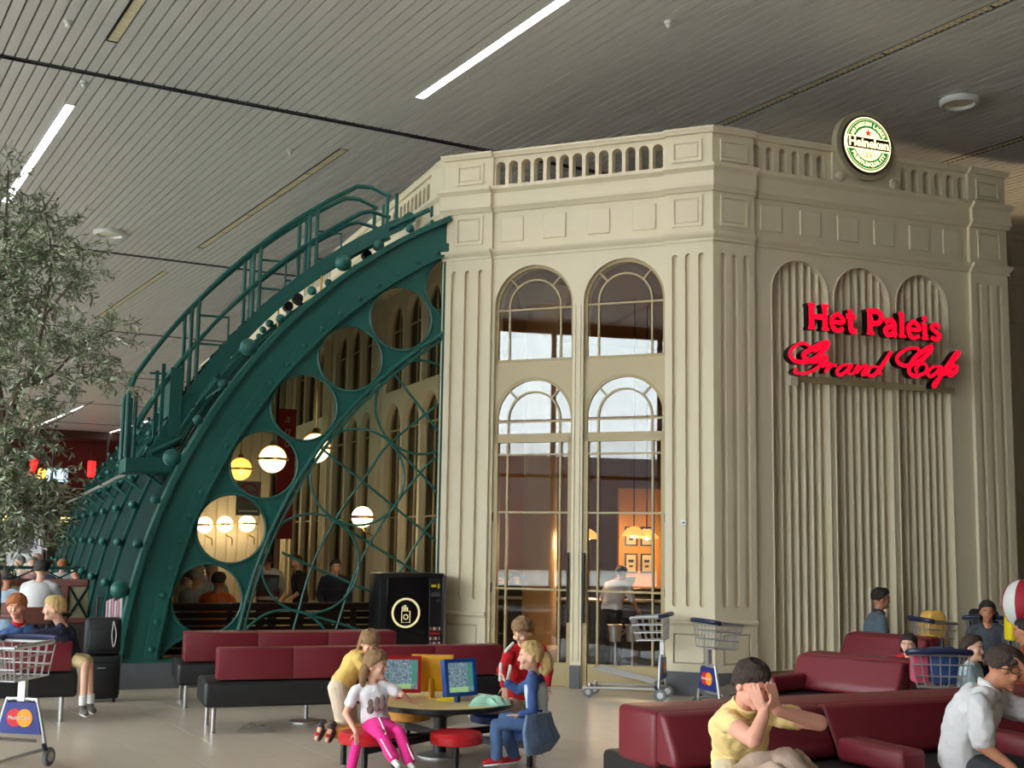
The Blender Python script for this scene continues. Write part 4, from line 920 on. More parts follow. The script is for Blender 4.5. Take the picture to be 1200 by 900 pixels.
def monitor(lab, pos, rz, tilt, m_, w=.33, h=.27):
    t = thing('game_monitor', lab, 'monitor', pos, rz, 'monitors on the game table')
    ct, st_ = math.cos(tilt), math.sin(tilt); T = lambda x, y, z: (x, y * ct + (z - .05) * st_, .05 + (z - .05) * ct - y * st_)
    MB().rbox(-w / 2, w / 2, .012, .06, .05, .05 + h, .008, 2, T).build('case', m_, t)
    o = MB().plate([(-w / 2, .05), (w / 2, .05), (w / 2, .05 + h), (-w / 2, .05 + h)], [[(-w / 2 + .027, .077), (w / 2 - .027, .077), (w / 2 - .027, .023 + h), (-w / 2 + .027, .023 + h)]], -.004, .013, T); o.build('bezel', m_, t)
    MB().box(-w / 2 + .026, w / 2 - .026, .006, .011, .076, .024 + h, T).build('screen', scr, t)
    MB().box(-w / 2 + .03, w / 2 - .075, .003, .006, .08, .115, T).build('game_bar', scr_g, t); MB().box(w / 2 - .072, w / 2 - .028, .003, .006, .12, .022 + h, T).build('score_bar', scr_s, t)
    MB().cyl((0, .07, -.001), (0, .06, .14), .024, 14).build('stand', m_, t); return t
monitor('red framed monitor on the game table facing the girl in pink', (-.81, 9.5, .424), R(6), R(8), red_p)
monitor('yellow monitor on the game table seen from behind', (-.57, 9.72, .424), R(176), R(8), yel_p, .32, .27)
monitor('blue framed monitor on the game table turned sideways', (-.33, 9.36, .424), R(34), R(10), blu_p, .27, .27)
def crumple(nm, lab, cat, pos, rx, ry, rz_, m_, seed, amp=.35, n=28):
    rnd = random.Random(seed); vs = []; fs = []; ph = [(rnd.uniform(2, 6), rnd.uniform(2, 6), rnd.uniform(0, 6)) for _ in range(6)]
    for i in range(n + 1):
        r = i / n
        for k in range(n):
            a = 2 * PI * k / n; hh = sum(math.sin(p[0] * r * math.cos(a) * 2 + p[1] * r * math.sin(a) * 2 + p[2]) for p in ph) / 6
            rr = r * (1 + .18 * math.sin(3 * a + ph[0][2]) + .1 * math.sin(5 * a + ph[1][2]))
            z = rz_ * max(0, (1 - r ** 3)) * (1 + amp * 2 * hh) + (.002 if r < 1 else 0)
            vs.append((rx * rr * math.cos(a), ry * rr * math.sin(a), max(z, 0)))
    for i in range(n):
        for k in range(n): fs.append((i * n + k, i * n + (k + 1) % n, (i + 1) * n + (k + 1) % n, (i + 1) * n + k))
    o = MB().add(vs, fs).build(nm, m_, None, sharp=60); o.location = pos; return tag(o, lab, cat)
crumple('mint_cloth', 'crumpled mint green cloth on the right side of the game table', 'cloth', (-.14, 9.3, .424), .15, .1, .05, mat('mint_fabric', (166, 212, 190), .8, bump=.2), 3, .8, 40)
crumple('yellow_bag', 'flat yellow plastic bag on the game table behind the blue monitor post', 'bag', (-.42, 9.52, .424), .1, .08, .02, mat('yellow_bag_plastic', (236, 206, 30), .35), 5)
crumple('magazine_pile', 'open magazine with dark pictures beside the yellow bag', 'magazine', (-.27, 9.55, .424), .13, .08, .025, mat('magazine_print', (150, 130, 118), .5, var=.6, scale=14), 8, .15)
crumple('plastic_wrap', 'clear crumpled plastic wrap lying on the floor under the bench', 'litter', (-2.1, 10.65, 0), .16, .09, .05, glass('film', (.9, .92, .94), 1.3), 9)

# ---------------------------------------------------------------- luggage trolleys
logo_r = mat('logo_red', (206, 24, 40), .4, var=0); logo_o = mat('logo_orange', (245, 150, 30), .4, var=0); logo_b = mat('logo_blue', (34, 46, 120), .4, var=.04)
def cart(lab, loc, rz, full=True):
    t = thing('luggage_trolley', lab, 'luggage trolley', loc, rz, 'chrome luggage trolleys')
    # A-frame in the plane x=0, platform towards +x, handle on the -x side
    MB().tube(catmull([(0, -.21, .1), (0, -.125, .42), (0, -.09, .45), (0, .09, .45), (0, .125, .42), (0, .21, .1)], 5), .014, 10).build('a_frame', steel, t)
    MB().plate([(-.17, .215), (.17, .215), (.115, .43), (-.115, .43)], [], -.022, -.014, lambda x, y, z: (y, x, z)).build('sign_panel', logo_b, t)
    s = MB().plate([(-.17, .215), (.17, .215), (.115, .43), (-.115, .43)], [], .014, .018, lambda x, y, z: (y, x, z)); s.build('sign_back', logo_b, t)
    for q, (yy, m_) in enumerate(((.04, logo_r), (-.04, logo_o))):
        MB().lathe([(.062, 0), (.062, .003)], 24, lambda x, y, z: (-.023 - z - .001 * q, yy + x, .325 + y)).build('logo_disc', m_, t)
        MB().lathe([(.062, 0), (.062, .003)], 24, lambda x, y, z: (.019 + z + .001 * q, -yy + x, .325 + y)).build('logo_disc', m_, t)
    m = MB(); text(m, 'MasterCard', .036, lambda x, y, z: (-.03 - z, -x, .325 + y), .003); text(m, 'MasterCard', .036, lambda x, y, z: (.026 + z, x, .325 + y), .003); m.build('lettering', white_p, t)
    MB().box(-.02, .02, -.028, .028, .44, .6).build('column', steel, t)
    # basket over the platform side
    def rimp(z, f): return [(-.04 + .0 * f, -.21 * f, z), (.3 * f + .02, -.12 * f, z - .02), (.3 * f + .02, .12 * f, z - .02), (-.04, .21 * f, z)]
    b = MB(); levels = [(.85, 1), (.78, .93), (.7, .86), (.62, .78)]
    for i, (z, f) in enumerate(levels): b.tube(rimp(z, f), .011 if i == 0 else .006, 6, closed=True)
    L = [rimp(z, f) for z, f in levels]
    for e in range(4):
        for k in range(6 if e % 2 else 5):
            u = k / (6 if e % 2 else 5); b.tube([tuple(V(l[e]).lerp(V(l[(e + 1) % 4]), u)) for l in (L[0], L[3])], .005, 5)
    for k in range(1, 5): b.tube([tuple(V(L[3][0]).lerp(V(L[3][3]), k / 5)), tuple(V(L[3][1]).lerp(V(L[3][2]), k / 5))], .005, 5)
    b.build('wire_basket', steel, t)
    MB().tube(catmull([(.0, -.22, .86), (-.07, -.19, .875), (-.09, 0, .88), (-.07, .19, .875), (.0, .22, .86)], 5), .022, 10).build('handle_bar', navy, t)
    for sy in (-1, 1): MB().tube([(.0, sy * .22, .86), (.31, sy * .125, .835)], .015, 8).build('side_rail', steel, t)
    pf = MB().tube([(0, -.2, .12), (.8, -.17, .1)], .014, 8).tube([(0, .2, .12), (.8, .17, .1)], .014, 8).tube([(.8, -.18, .1), (.8, .18, .1)], .018, 8); pf.build('chassis', steel, t)
    for k in range(6): y = -.14 + k * .056; MB().tube([(.06, y, .18), (.7, y, .3)], .008, 6).build('platform_slat', steel, t)
    MB().tube([(.7, -.16, .3), (.06, -.16, .18), (.06, .16, .18), (.7, .16, .3)], .012, 8, closed=True).build('platform_rail', steel, t)
    for x, y, r in ((-.02, -.22, .065), (-.02, .22, .065), (.76, -.14, .055), (.76, .14, .055)):
        w = MB().lathe([(.02, -.012), (r * .9, -.016), (r, -.01), (r, .01), (r * .9, .016), (.02, .012)], 22, lambda a, b_, c: (x + a, y + c, r + b_)).build('wheel', rubber, t)
        MB().lathe([(r * .5, -.019), (r * .5, .019)], 16, lambda a, b_, c: (x + a, y + c, r + b_)).build('hub', steel, w)
        MB().tube([(x, y, r), (x + (.06 if x < .1 else -.02), y * .97, r + .09)], .016, 8).build('fork', navy if x < .1 else steel, t)
    return t
cart('chrome luggage trolley with blue sign in the left foreground, cut by the frame', (-3.42, 8.98, 0), R(258))
cart('chrome luggage trolley standing before the right glass door', (1.62, 13.28, 0), R(163))
cart('chrome luggage trolley by the café corner, behind the man in yellow', (1.95, 12.28, 0), R(22))
cart('luggage trolley loaded with blue and pink bags between the red benches', (3.1, 9.1, 0), R(85))
cart('luggage trolley with a yellow carrier bag, next to the man by the wall', (4.35, 13.2, 0), R(10))
cart('luggage trolley holding a black bag in front of the corrugated wall', (5.2, 13.75, 0), R(75))
cart('luggage trolley with a yellow bag at the right edge of the photo', (5.15, 12.6, 0), R(20))
def bag(lab, pos, sx, sy, sz, m_, rz=0, cat='bag', handle=None):
    t = thing('carry_bag' if cat == 'bag' else cat, lab, cat, pos, rz)
    MB().prism([(-sx / 2, 0), (sx / 2, 0), (sx / 2 * .92, sz * .8), (sx / 2 * .5, sz), (-sx / 2 * .6, sz * .96), (-sx / 2 * .95, sz * .7)], -sy / 2, sy / 2, None, min(sx, sy) * .16, 3).build('body', m_, t)
    if handle: MB().tube(catmull([(-sx * .2, 0, sz * .9), (-sx * .1, 0, sz * 1.18), (sx * .1, 0, sz * 1.18), (sx * .2, 0, sz * .9)], 4), .01, 6).build('handle', handle, t)
    return t
blu_f = mat('blue_nylon', (36, 66, 120), .6, var=.2, bump=.2); pink_f = mat('pink_nylon', (196, 70, 100), .6, var=.1); blk_f = mat('black_nylon', (24, 24, 27), .6, var=.2, bump=.2)
yel_f = mat('yellow_plastic_bag', (232, 208, 30), .4, var=.05); org_f = mat('amber_plastic_bag', (222, 170, 84), .4, var=.15, bump=.3, bscale=12)
def c_in(ox, oy, rz, lx, ly): return (ox + lx * math.cos(rz) - ly * math.sin(rz), oy + lx * math.sin(rz) + ly * math.cos(rz))
p = c_in(3.1, 9.1, R(85), .1, -.05); bag('blue rucksack in the basket of the trolley between the benches', (*p, .64), .2, .2, .26, blu_f, R(80), handle=blk_f)
p = c_in(3.1, 9.1, R(85), .12, .11); bag('pink bag in the basket of the trolley between the benches', (*p, .64), .16, .12, .22, pink_f, R(80))
p = c_in(4.35, 13.2, R(10), .1, 0); bag('amber carrier bag standing up in the trolley next to the man by the wall', (*p, .63), .24, .22, .34, org_f, R(10))
bag('yellow carrier bag hanging below the trolley basket near the rear bench', (4.3, 12.92, .45), .24, .1, .28, yel_f, R(10))
p = c_in(5.2, 13.75, R(75), .12, 0); bag('black travel bag in the trolley basket in front of the corrugated wall', (*p, .63), .3, .3, .33, blk_f, R(75))
t = bag('tall yellow shop bag with dark print at the right edge', (5.02, 12.42, .72), .24, .14, .36, yel_f, R(8))
MB().box(-.0, .11, -.078, -.072, .08, .22).build('print_panel', mat('print_navy', (40, 44, 70), .5), t)
m = MB(); text(m, 'MUS', .06, lambda x, y, z: (.055 + x, -.08 - z, .185 + y), .003); m.build('print_lettering', white_p, t)
# red and white striped beach ball like bundle at the right edge
t = thing('striped_bundle', 'red and white striped cloth bundle at the far right edge', 'bag', (5.029,12.3,1.081)); m1 = MB()
for k in range(8):
    vs = []; fs = []
    for i in range(13):
        th = PI * i / 12
        for q in range(3): a = 2 * PI * (k + q / 2) / 8; vs.append((.2 * math.sin(th) * math.cos(a), .2 * math.sin(th) * math.sin(a), .24 * math.cos(th)))
    for i in range(12):
        for q in range(2): fs.append((i * 3 + q, (i + 1) * 3 + q, (i + 1) * 3 + q + 1, i * 3 + q + 1))
    MB().add(vs, fs).build('stripe', mat('stripe_red', (170, 20, 44), .6) if k % 2 else white_p, t)
# suitcases beside the vault foot
t = thing('suitcase', 'black suitcase standing on the floor at the foot of the vault', 'suitcase', (-3.98, 12.45, 0), R(15))
MB().rbox(-.17, .17, -.12, .12, .03, .45, .03, 3).build('shell', blk_f, t); MB().rbox(-.14, .14, -.14, -.11, .08, .38, .02, 2).build('pocket', blk_f, t)
for x in (-.13, .13): MB().lathe([(.03, -.012), (.03, .012)], 14, lambda a, b, c, x=x: (x + c, -.08 + a, .03 + b)).build('wheel', blk, t)
MB().cyl((-.04, -.142, .33), (.04, -.142, .33), .006, 6).build('zip', steel, t)
t = thing('travel_bag', 'black travel bag with a pulled out handle on top of the suitcase', 'bag', (-3.98, 12.42, .45), R(15))
MB().rbox(-.17, .17, -.11, .11, 0, .36, .05, 3).build('body', blk_f, t); MB().tube([(-.07, .05, .3), (-.07, .05, .55), (.07, .05, .55), (.07, .05, .3)], .011, 8).build('pull_handle', blk, t)
MB().rbox(-.12, .12, -.13, -.1, .05, .25, .015, 2).build('pocket', blk_f, t); MB().tube(catmull([(.1, -.12, .33), (.13, -.13, .2), (.11, -.13, .08), (.09, -.13, .2), (.1, -.12, .33)], 4), .005, 5).build('cord', white_p, t)
t = thing('striped_cloth', 'pink and white striped cloth stuck behind the bag handle', 'cloth', (-3.9, 12.45, .8), R(15))
for k in range(6): MB().rbox(-.07 + k * .026, -.046 + k * .026, -.02, .04 - .004 * k, 0, .17 + .012 * (k % 3), .006, 1).build('fold', white_p if k % 2 else mat('fold_pink', (214, 150, 170), .7), t)

# ---------------------------------------------------------------- terrace fence, tables and chairs of the café on the left
tf = thing('terrace_fence', 'red-brown wooden terrace fence with crossed panels left of the vault', 'fence', (-5.539,16.6,0.887)); fx = tf.location.x; tf.location.z = 0; tf.rotation_euler = (0, 0, R(4))
MB().rbox(-3.4, 0, -.05, .05, .94, 1.03, .01, 1).build('top_rail', wood_r, tf); MB().rbox(-3.4, 0, -.03, .03, .46, .53, .008, 1).build('bottom_rail', wood_r, tf)
for k in range(4):
    x = -.3 - k * 1.0; MB().rbox(x - .05, x + .05, -.045, .045, 0, .96, .008, 1).build('post', wood_r, tf)
    for x0, x1 in (((x + .05, 0) if k == 0 else (x + .05, x + .95)),): 
        MB().box(x0, x1, -.01, .01, .53, .94).build('panel', mat('fence_panel', (120, 112, 84), .7, var=.1), tf)
        MB().cyl((x0, -.02, .53), (x1, -.02, .94), .014, 6).build('cross_bar', dgreen, tf); MB().cyl((x0, -.02, .94), (x1, -.02, .53), .014, 6).build('cross_bar', dgreen, tf)
MB().rbox(-3.4, 0, -.025, .025, .02, .46, .006, 1).build('base_panel', wood_d, tf)
t2 = thing('railing', 'dark green railing with crosses behind the seated guest in white', 'railing', (-7.109,21,0.978)); t2.location.z = 0
MB().cyl((-3.5, 0, 1.06), (0, 0, 1.06), .025, 8).build('top_rail', dgreen, t2); MB().cyl((-3.5, 0, .74), (0, 0, .74), .02, 8).build('bottom_rail', dgreen, t2)
for k in range(5):
    x = -.05 - k * .7; MB().cyl((x, 0, 0), (x, 0, 1.06), .022, 8).build('post', dgreen, t2)
    if k < 4: MB().cyl((x, 0, .74), (x - .7, 0, 1.06), .014, 6).build('cross_bar', dgreen, t2); MB().cyl((x, 0, 1.06), (x - .7, 0, .74), .014, 6).build('cross_bar', dgreen, t2)
def chair(lab, loc, rz):
    t = thing('cafe_chair', lab, 'chair', loc, rz, 'wooden café chairs')
    MB().rbox(-.2, .2, -.2, .2, .42, .46, .01, 1).build('seat', wood_d, t); MB().rbox(-.2, .2, .18, .21, .66, .84, .008, 1).build('backrest', wood_r, t)
    for x in (-.17, .17):
        MB().cyl((x, -.17, 0), (x, -.17, .43), .02, 8).build('leg', wood_d, t); MB().cyl((x, .19, 0), (x, .19, .84), .02, 8).build('leg', wood_d, t)
    return t
def table(lab, loc, r=.4, z=.72):
    t = thing('cafe_table', lab, 'table', loc, 0, 'round café tables')
    MB().lathe([(r, z - .03), (r, z), (r * .98, z + .005)], 24).build('tabletop', wood_r, t); MB().cyl((0, 0, 0), (0, 0, z - .03), .035, 10).build('post', blk, t); MB().lathe([(.22, 0), (.22, .02), (.04, .05)], 18).build('base', blk, t)
chair('café chair with red-brown back behind the two boys on the left', (-5.1,13.6,0.572)[:2] + (0,), R(190)); chair('café chair at the left edge behind the red-haired boy', (-5.707,14.4,0.459)[:2] + (0,), R(170))
table('round café table just behind the blond boy', (-5.403,14.4,0.559)[:2] + (0,))
pp = thing('poster_board', 'tall grey and white poster board behind the terrace guests', 'poster', (-10.447,27,1.143)); z = pp.location.z; pp.location.z = 0
MB().box(-.38, .38, 0, .05, .05, 2.1).build('board', mat('poster_grey', (190, 188, 192), .6, var=.35, scale=3), pp); MB().box(-.42, -.38, -.02, .07, 0, 2.15).box(.38, .42, -.02, .07, 0, 2.15).build('frame', wood_r, pp)
MB().ball((.0, -.01, 1.5), (.2, .012, .3), 20, 12).build('face_patch', mat('poster_dark', (90, 80, 86), .6, var=.5, scale=6), pp)

# ---------------------------------------------------------------- people
def skin(name, rgb): return mat(name, rgb, .55, var=.06, scale=12, spec=.35)
SK1 = skin('skin_fair', (228, 176, 150)); SK2 = skin('skin_tanned', (190, 128, 98)); SK3 = skin('skin_rosy', (236, 170, 146))
eye_w = mat('eye_white', (235, 232, 228), .3, var=0); eye_i = mat('eye_iris', (50, 44, 40), .3, var=0); lip = mat('lip', (176, 92, 84), .5, var=0)
def hairm(name, rgb): return mat(name, rgb, .6, var=.35, scale=30, bump=.5, bscale=90, stretch=(3, 3, .5))
H_BR = hairm('hair_dark_brown', (60, 42, 33)); H_LB = hairm('hair_light_brown', (146, 110, 74)); H_BL = hairm('hair_blond', (196, 160, 104)); H_RD = hairm('hair_ginger', (176, 104, 54)); H_BK = hairm('hair_black', (42, 33, 29)); H_GR = hairm('hair_grey', (140, 136, 130))
def cloth(name, rgb, **k): return mat(name, rgb, .85, var=k.pop('var', .1), scale=k.pop('scale', 8), bump=k.pop('bump', .35), bscale=k.pop('bscale', 22), **k)
FOLD = D.textures.new('cloth_folds', 'CLOUDS'); FOLD.noise_scale = .075; FOLD.noise_depth = 1
def folds(o, k, st=.016):
    m = o.modifiers.new('folds', 'DISPLACE'); m.texture = FOLD; m.texture_coords = 'LOCAL'; m.strength = st * k; m.mid_level = .5
    s = o.modifiers.new('soften', 'SMOOTH'); s.iterations = 2; s.factor = .4
    return o
def fin(o, vox, smooth=4):
    m = o.modifiers.new('remesh', 'REMESH'); m.mode = 'VOXEL'; m.voxel_size = vox; m.use_smooth_shade = True
    if smooth: s = o.modifiers.new('smooth', 'SMOOTH'); s.iterations = smooth; s.factor = .5
    return o
def torso_rings(P, infl, k, sections, n=20):
    # sections: (t along pelvis->neck, half width, half depth); lateral axis blends hips to shoulders
    pel, neck = P['pel'], P['neck']; hx = (P['hipR'] - P['hipL']).normalized(); sx = (P['shR'] - P['shL']).normalized()
    mid = P.get('mid') or (pel.lerp(neck, .5)); out = []
    for t, w, d in sections:
        c = pel * (1 - t) ** 2 + mid * 2 * t * (1 - t) + neck * t * t
        ax = hx.lerp(sx, min(1, max(0, t * 1.2))).normalized(); tg = ((neck - mid) * t + (mid - pel) * (1 - t)).normalized()
        f = tg.cross(ax).normalized(); ax = f.cross(tg).normalized()
        if ax.dot(hx) < 0: ax = -ax
        w, d = w * k + infl, d * k + infl
        out.append([c + ax * w * math.cos(2 * PI * i / n) + f * d * math.sin(2 * PI * i / n) for i in range(n)])
    return out
SECT = [(-.14, .10, .08), (-.06, .155, .11), (.08, .168, .118), (.3, .148, .105), (.5, .152, .112), (.68, .172, .118), (.82, .175, .105), (.92, .13, .085), (1.0, .065, .06)]
def hand(mb, w, d, palm_n, k, curl=.3, side=1):
    # wrist point, direction of the fingers, palm normal; five separate fingers
    d = d.normalized(); pn = (palm_n - d * palm_n.dot(d)).normalized(); sd = d.cross(pn) * side
    pl = .085 * k
    for u in (-.024, -.008, .008, .024): mb.cap(w + d * .01 * k + sd * u * .6 * k, w + d * pl + sd * u * k, .0145 * k, .0115 * k, 8)
    for u, L in ((-.027, .058), (-.009, .072), (.009, .078), (.027, .07)):
        a = w + d * pl + sd * u * k; d1 = (d + sd * u * 4 + pn * curl * .5).normalized(); b = a + d1 * L * .5 * k; d2 = (d1 + pn * curl).normalized(); c = b + d2 * L * .5 * k
        mb.cap(a, b, .0095 * k, .0085 * k, 8); mb.cap(b, c, .0085 * k, .0072 * k, 8)
    a = w + d * .025 * k + sd * .022 * k; b = a + (d * .5 + sd * .8 + pn * .3).normalized() * .045 * k; c = b + (d * .9 + sd * .35 + pn * .4).normalized() * .035 * k
    mb.cap(a, b, .013 * k, .0105 * k, 8); mb.cap(b, c, .0105 * k, .008 * k, 8)
def person(lab, J, look, k=1.0, hk=None, vox=.012, group=None):
    P = {a: V(b) for a, b in J.items()}
    pel = P['pel']; base = V((pel.x, pel.y, 0)) if 'base' not in P else P['base']
    for q in ('shL', 'shR', 'elL', 'elR', 'wrL', 'wrR', 'hipL', 'hipR', 'knL', 'knR', 'anL', 'anR'): P.setdefault(q, None)
    if P['hipL'] is None:
        ax = (P['shR'] - P['shL']); ax.z = 0; ax.normalize(); P['hipL'] = pel - ax * .085 * k; P['hipR'] = pel + ax * .085 * k
    t = thing('person', lab, 'person', base, 0, group)
    for q in list(P):
        if P[q] is not None and q not in ('face', 'toeL', 'toeR', 'hdL', 'hdR', 'pnL', 'pnR'): P[q] = P[q] - base
    pel = P['pel']; hk = hk or k; face = P['face'].normalized(); hd = P['head']; neck = P['neck']
    upv = (hd - neck).normalized(); upv = (upv * .35 + V((0, 0, 1)) * .65).normalized()
    if 'up' in P: upv = P['up'] + base; upv.normalize()
    rx = face.cross(upv).normalized(); upv = rx.cross(face).normalized()
    HM = Matrix((rx, face, upv)).transposed()
    hp = lambda x, y, z: hd + HM @ (V((x, y, z)) * hk)
    b = MB()
    b.loft(torso_rings(P, 0, k, SECT))
    b.cap(neck - (hd - neck).normalized() * .02 * k, hp(0, -.012, -.05), .056 * k, .05 * hk, 14)
    # head: skull, jaw, nose, brow, chin, ears
    b.ball(hp(0, -.008, .022), (.075 * hk, .094 * hk, .094 * hk), 20, 14, HM); b.ball(hp(0, .016, -.045), (.056 * hk, .066 * hk, .07 * hk), 16, 12, HM)
    b.cap(hp(0, .07, -.095), hp(0, .058, -.08), .02 * hk, .03 * hk, 10)
    b.cap(hp(0, .082, .012), hp(0, .097, -.03), .008 * hk, .0125 * hk, 8); b.cap(hp(-.03, .074, .02), hp(.03, .074, .02), .013 * hk, .013 * hk, 8)
    for s in (-1, 1): b.ball(hp(s * .077, -.005, -.012), (.011 * hk, .02 * hk, .032 * hk), 10, 8, HM); b.ball(hp(s * .04, .06, -.03), (.024 * hk, .024 * hk, .024 * hk), 10, 8, HM)
    ar = look.get('arm_r', 1)
    for s in 'LR':
        sh, el, wr = P['sh' + s], P['el' + s], P['wr' + s]
        if el is not None:
            b.cap(sh, el, .05 * k * ar, .04 * k * ar, 12); b.cap(el, wr, .041 * k * ar, .027 * k * ar, 12)
            dv = P.get('hd' + s); dv = (wr - el) if dv is None else dv
            pn = P.get('pn' + s); pn = V((0, 0, -1)) if pn is None else pn
            hand(b, wr, dv, pn, k, look.get('curl', .35), 1 if s == 'L' else -1)
        hi, kn, an = P['hip' + s], P['kn' + s], P['an' + s]
        if kn is not None:
            b.cap(hi, kn, .082 * k, .056 * k, 14); b.cap(kn, an, .055 * k, .036 * k, 12)
            tv = P.get('toe' + s) or face; b.cap(an - V((0, 0, .02 * k)), an + tv.normalized() * .13 * k - V((0, 0, .035 * k)), .036 * k, .026 * k, 10)
    fin(b.build('body', look['skin'], t), vox, 3)
    # face
    if look.get('faceon', True):
        for s in (-1, 1):
            e = MB().ball(hp(s * .031, .0665, -.002), .0108 * hk, 12, 8).build('eye', eye_w, t); MB().ball(hp(s * .031, .0728, -.003), .0064 * hk, 10, 6).build('iris', eye_i, e)
            MB().tube([hp(s * .014, .086, .022), hp(s * .034, .083, .028), hp(s * .05, .072, .021)], .0036 * hk, 6).build('eyebrow', look['hair'], t)
        m = MB().tube([hp(-.022, .076, -.066), hp(-.009, .083, -.064), hp(.009, .083, -.064), hp(.022, .076, -.066)], [.002 * hk, .0045 * hk, .0045 * hk, .002 * hk], 6); m.build('mouth', lip, t)
    # hair
    h = MB(); st = look.get('style', 'short'); n, m_ = 28, 20; vs = []; fs = []
    lo = look.get('hairline', (.50, -.42)); vol = look.get('vol', 1.0)
    for i in range(m_ + 1):
        th = PI * i / m_
        for q in range(n):
            a = 2 * PI * q / n; x, y, z = math.sin(th) * math.cos(a), math.sin(th) * math.sin(a), math.cos(th)
            zl = lo[1] + (lo[0] - lo[1]) * max(0, min(1, (y + .35) / 1.2)) + (.08 * math.sin(a * 9) if look.get('fringe') else 0)
            z2 = max(z, zl)
            vs.append(tuple(hp(x * .083 * vol, -.012 + y * .1 * (vol if y < 0 else 1), .024 + z2 * .103 * vol)))
    for i in range(m_):
        for q in range(n): fs.append((i * n + q, (i + 1) * n + q, (i + 1) * n + (q + 1) % n, i * n + (q + 1) % n))
    h.add(vs, fs)
    if look.get('locks', True):
        rnd = random.Random(len(lab) * 7 + 3); N = 46
        for q in range(N):
            a = 2 * PI * q / N + rnd.uniform(-.05, .05); front = math.sin(a)
            zl = lo[1] + (lo[0] - lo[1]) * max(0, min(1, (front + .35) / 1.2)); lift = rnd.uniform(-.02, look.get('lift', .07)); zl += rnd.uniform(-.16, .1) - (.12 if look.get('fringe') and front > .3 else 0)
            pp = []
            for w in (0, .33, .66, 1):
                ze = .93 + (zl - .93) * w; rr = math.sqrt(max(.02, 1 - min(.999, max(ze, -.2)) ** 2)); aa = a + (rnd.uniform(-.12, .12) if w else 0) + look.get('part', .25) * (1 - w)
                of = (1 + lift * math.sin(PI * min(1, w + .15)))
                pp.append(hp(rr * math.cos(aa) * .086 * vol * of, -.012 + rr * math.sin(aa) * (.103 if math.sin(aa) < 0 else .1) * vol, .024 + ze * .106 * vol * of))
            h.tube(pp, [.012 * hk, .015 * hk, .0135 * hk, .006 * hk], 6)
    if st == 'bob':
        for a in range(-150, -29, 12): h.cap(hp(.08 * math.cos(R(a)), -.02 + .09 * math.sin(R(a)), .03), hp(.088 * math.cos(R(a)), -.025 + .098 * math.sin(R(a)), -.1), .022 * hk, .014 * hk, 8)
        for a in (-15, 0, 195, 180): h.cap(hp(.078 * math.cos(R(a)), -.02 + .09 * math.sin(R(a)), .03), hp(.088 * math.cos(R(a)), -.01 + .09 * math.sin(R(a)), -.085), .02 * hk, .012 * hk, 8)
    if st == 'long':
        for a in range(-160, -19, 10): h.cap(hp(.082 * math.cos(R(a)), -.015 + .09 * math.sin(R(a)), .03), hp(.1 * math.cos(R(a)), -.03 + .09 * math.sin(R(a)), -.3), .026 * hk, .016 * hk, 8)
    fin(h.build('hair', look['hair'], t), vox * .8, 3)
    if 'tail' in look:
        tl = [hp(*p) for p in look['tail']]; N = len(tl); MB().tube(catmull(tl, 4), [(.022 + .022 * math.sin(PI * min(1, i / (4 * (N - 1)) + .15))) * hk * look.get('tail_w', 1) for i in range(4 * (N - 1) + 1)], 10).build('ponytail', look['hair'], t)
        MB().ball(tl[0], .024 * hk, 12, 8).build('hair_band', look['band'], t)
    # clothes
    sr = look.get('sleeve', .55); s = MB(); infl = look.get('infl', .012)
    s.loft(torso_rings(P, infl * k + .003, k, [q for q in SECT if q[0] > look.get('hem', -.1) and q[0] < .99] + [(.97, .08, .072)]))
    for q in 'LR':
        sh, el, wr = P['sh' + q], P['el' + q], P['wr' + q]
        if el is not None:
            s.cap(neck.lerp(sh, .45), sh, .066 * k, .062 * k, 12)
            if sr <= 1: s.cap(sh, sh.lerp(el, sr), .06 * k + infl * .5, (.056 - .006 * sr) * k + infl, 14)
            else: s.cap(sh, el, .06 * k + infl * .5, .05 * k + infl * .6, 14); s.cap(el, el.lerp(wr, sr - 1), .049 * k + infl * .6, .036 * k + infl * .6, 14)
        else: s.cap(neck.lerp(sh, .45), sh, .066 * k, .066 * k, 12)
    o_ = fin(s.build('top', look['top'], t, label=look.get('top_label')), vox, 3)
    if vox < .0101: folds(o_, k, look.get('fold', .034))
    if look.get('collar'):
        c0 = neck + (hd - neck) * .12; ax = (P['shR'] - P['shL']).normalized(); f = ax.cross(upv).normalized(); f = f if f.dot(face) > 0 else -f; nz = ax.cross(f).normalized(); nz = nz if nz.z > 0 else -nz
        rg = []
        for r0, zz in ((.062, -.03), (.078, .02), (.07, .03), (.058, .0)): rg.append([c0 + ax * (r0 * k * math.cos(R(a))) + f * (r0 * k * 1.0 * math.sin(R(a))) + nz * (zz - .03 * max(0, math.sin(R(a)))) * k for a in range(0, 360, 18)])
        MB().loft(rg, False).build('collar', look.get('collar'), t)
    if P['knL'] is not None:
        tr = MB(); tr.loft(torso_rings(P, .014 * k, k, [q for q in SECT if q[0] < .32])); f = look.get('leg', 2)
        for q in 'LR':
            hi, kn, an = P['hip' + q], P['kn' + q], P['an' + q]
            if f <= 1: tr.cap(hi, hi.lerp(kn, f), .092 * k, .076 * k, 14)
            else: bg = look.get('baggy', 1); tr.cap(hi, kn, .092 * k * bg, .068 * k * bg, 14); tr.cap(kn, kn.lerp(an, min(1, f - 1) * .93), .067 * k * bg, look.get('cuff', .058) * k * bg, 14)
        o_ = fin(tr.build('trousers', look['bottom'], t), vox, 3)
        if vox < .0101: folds(o_, k, .018)
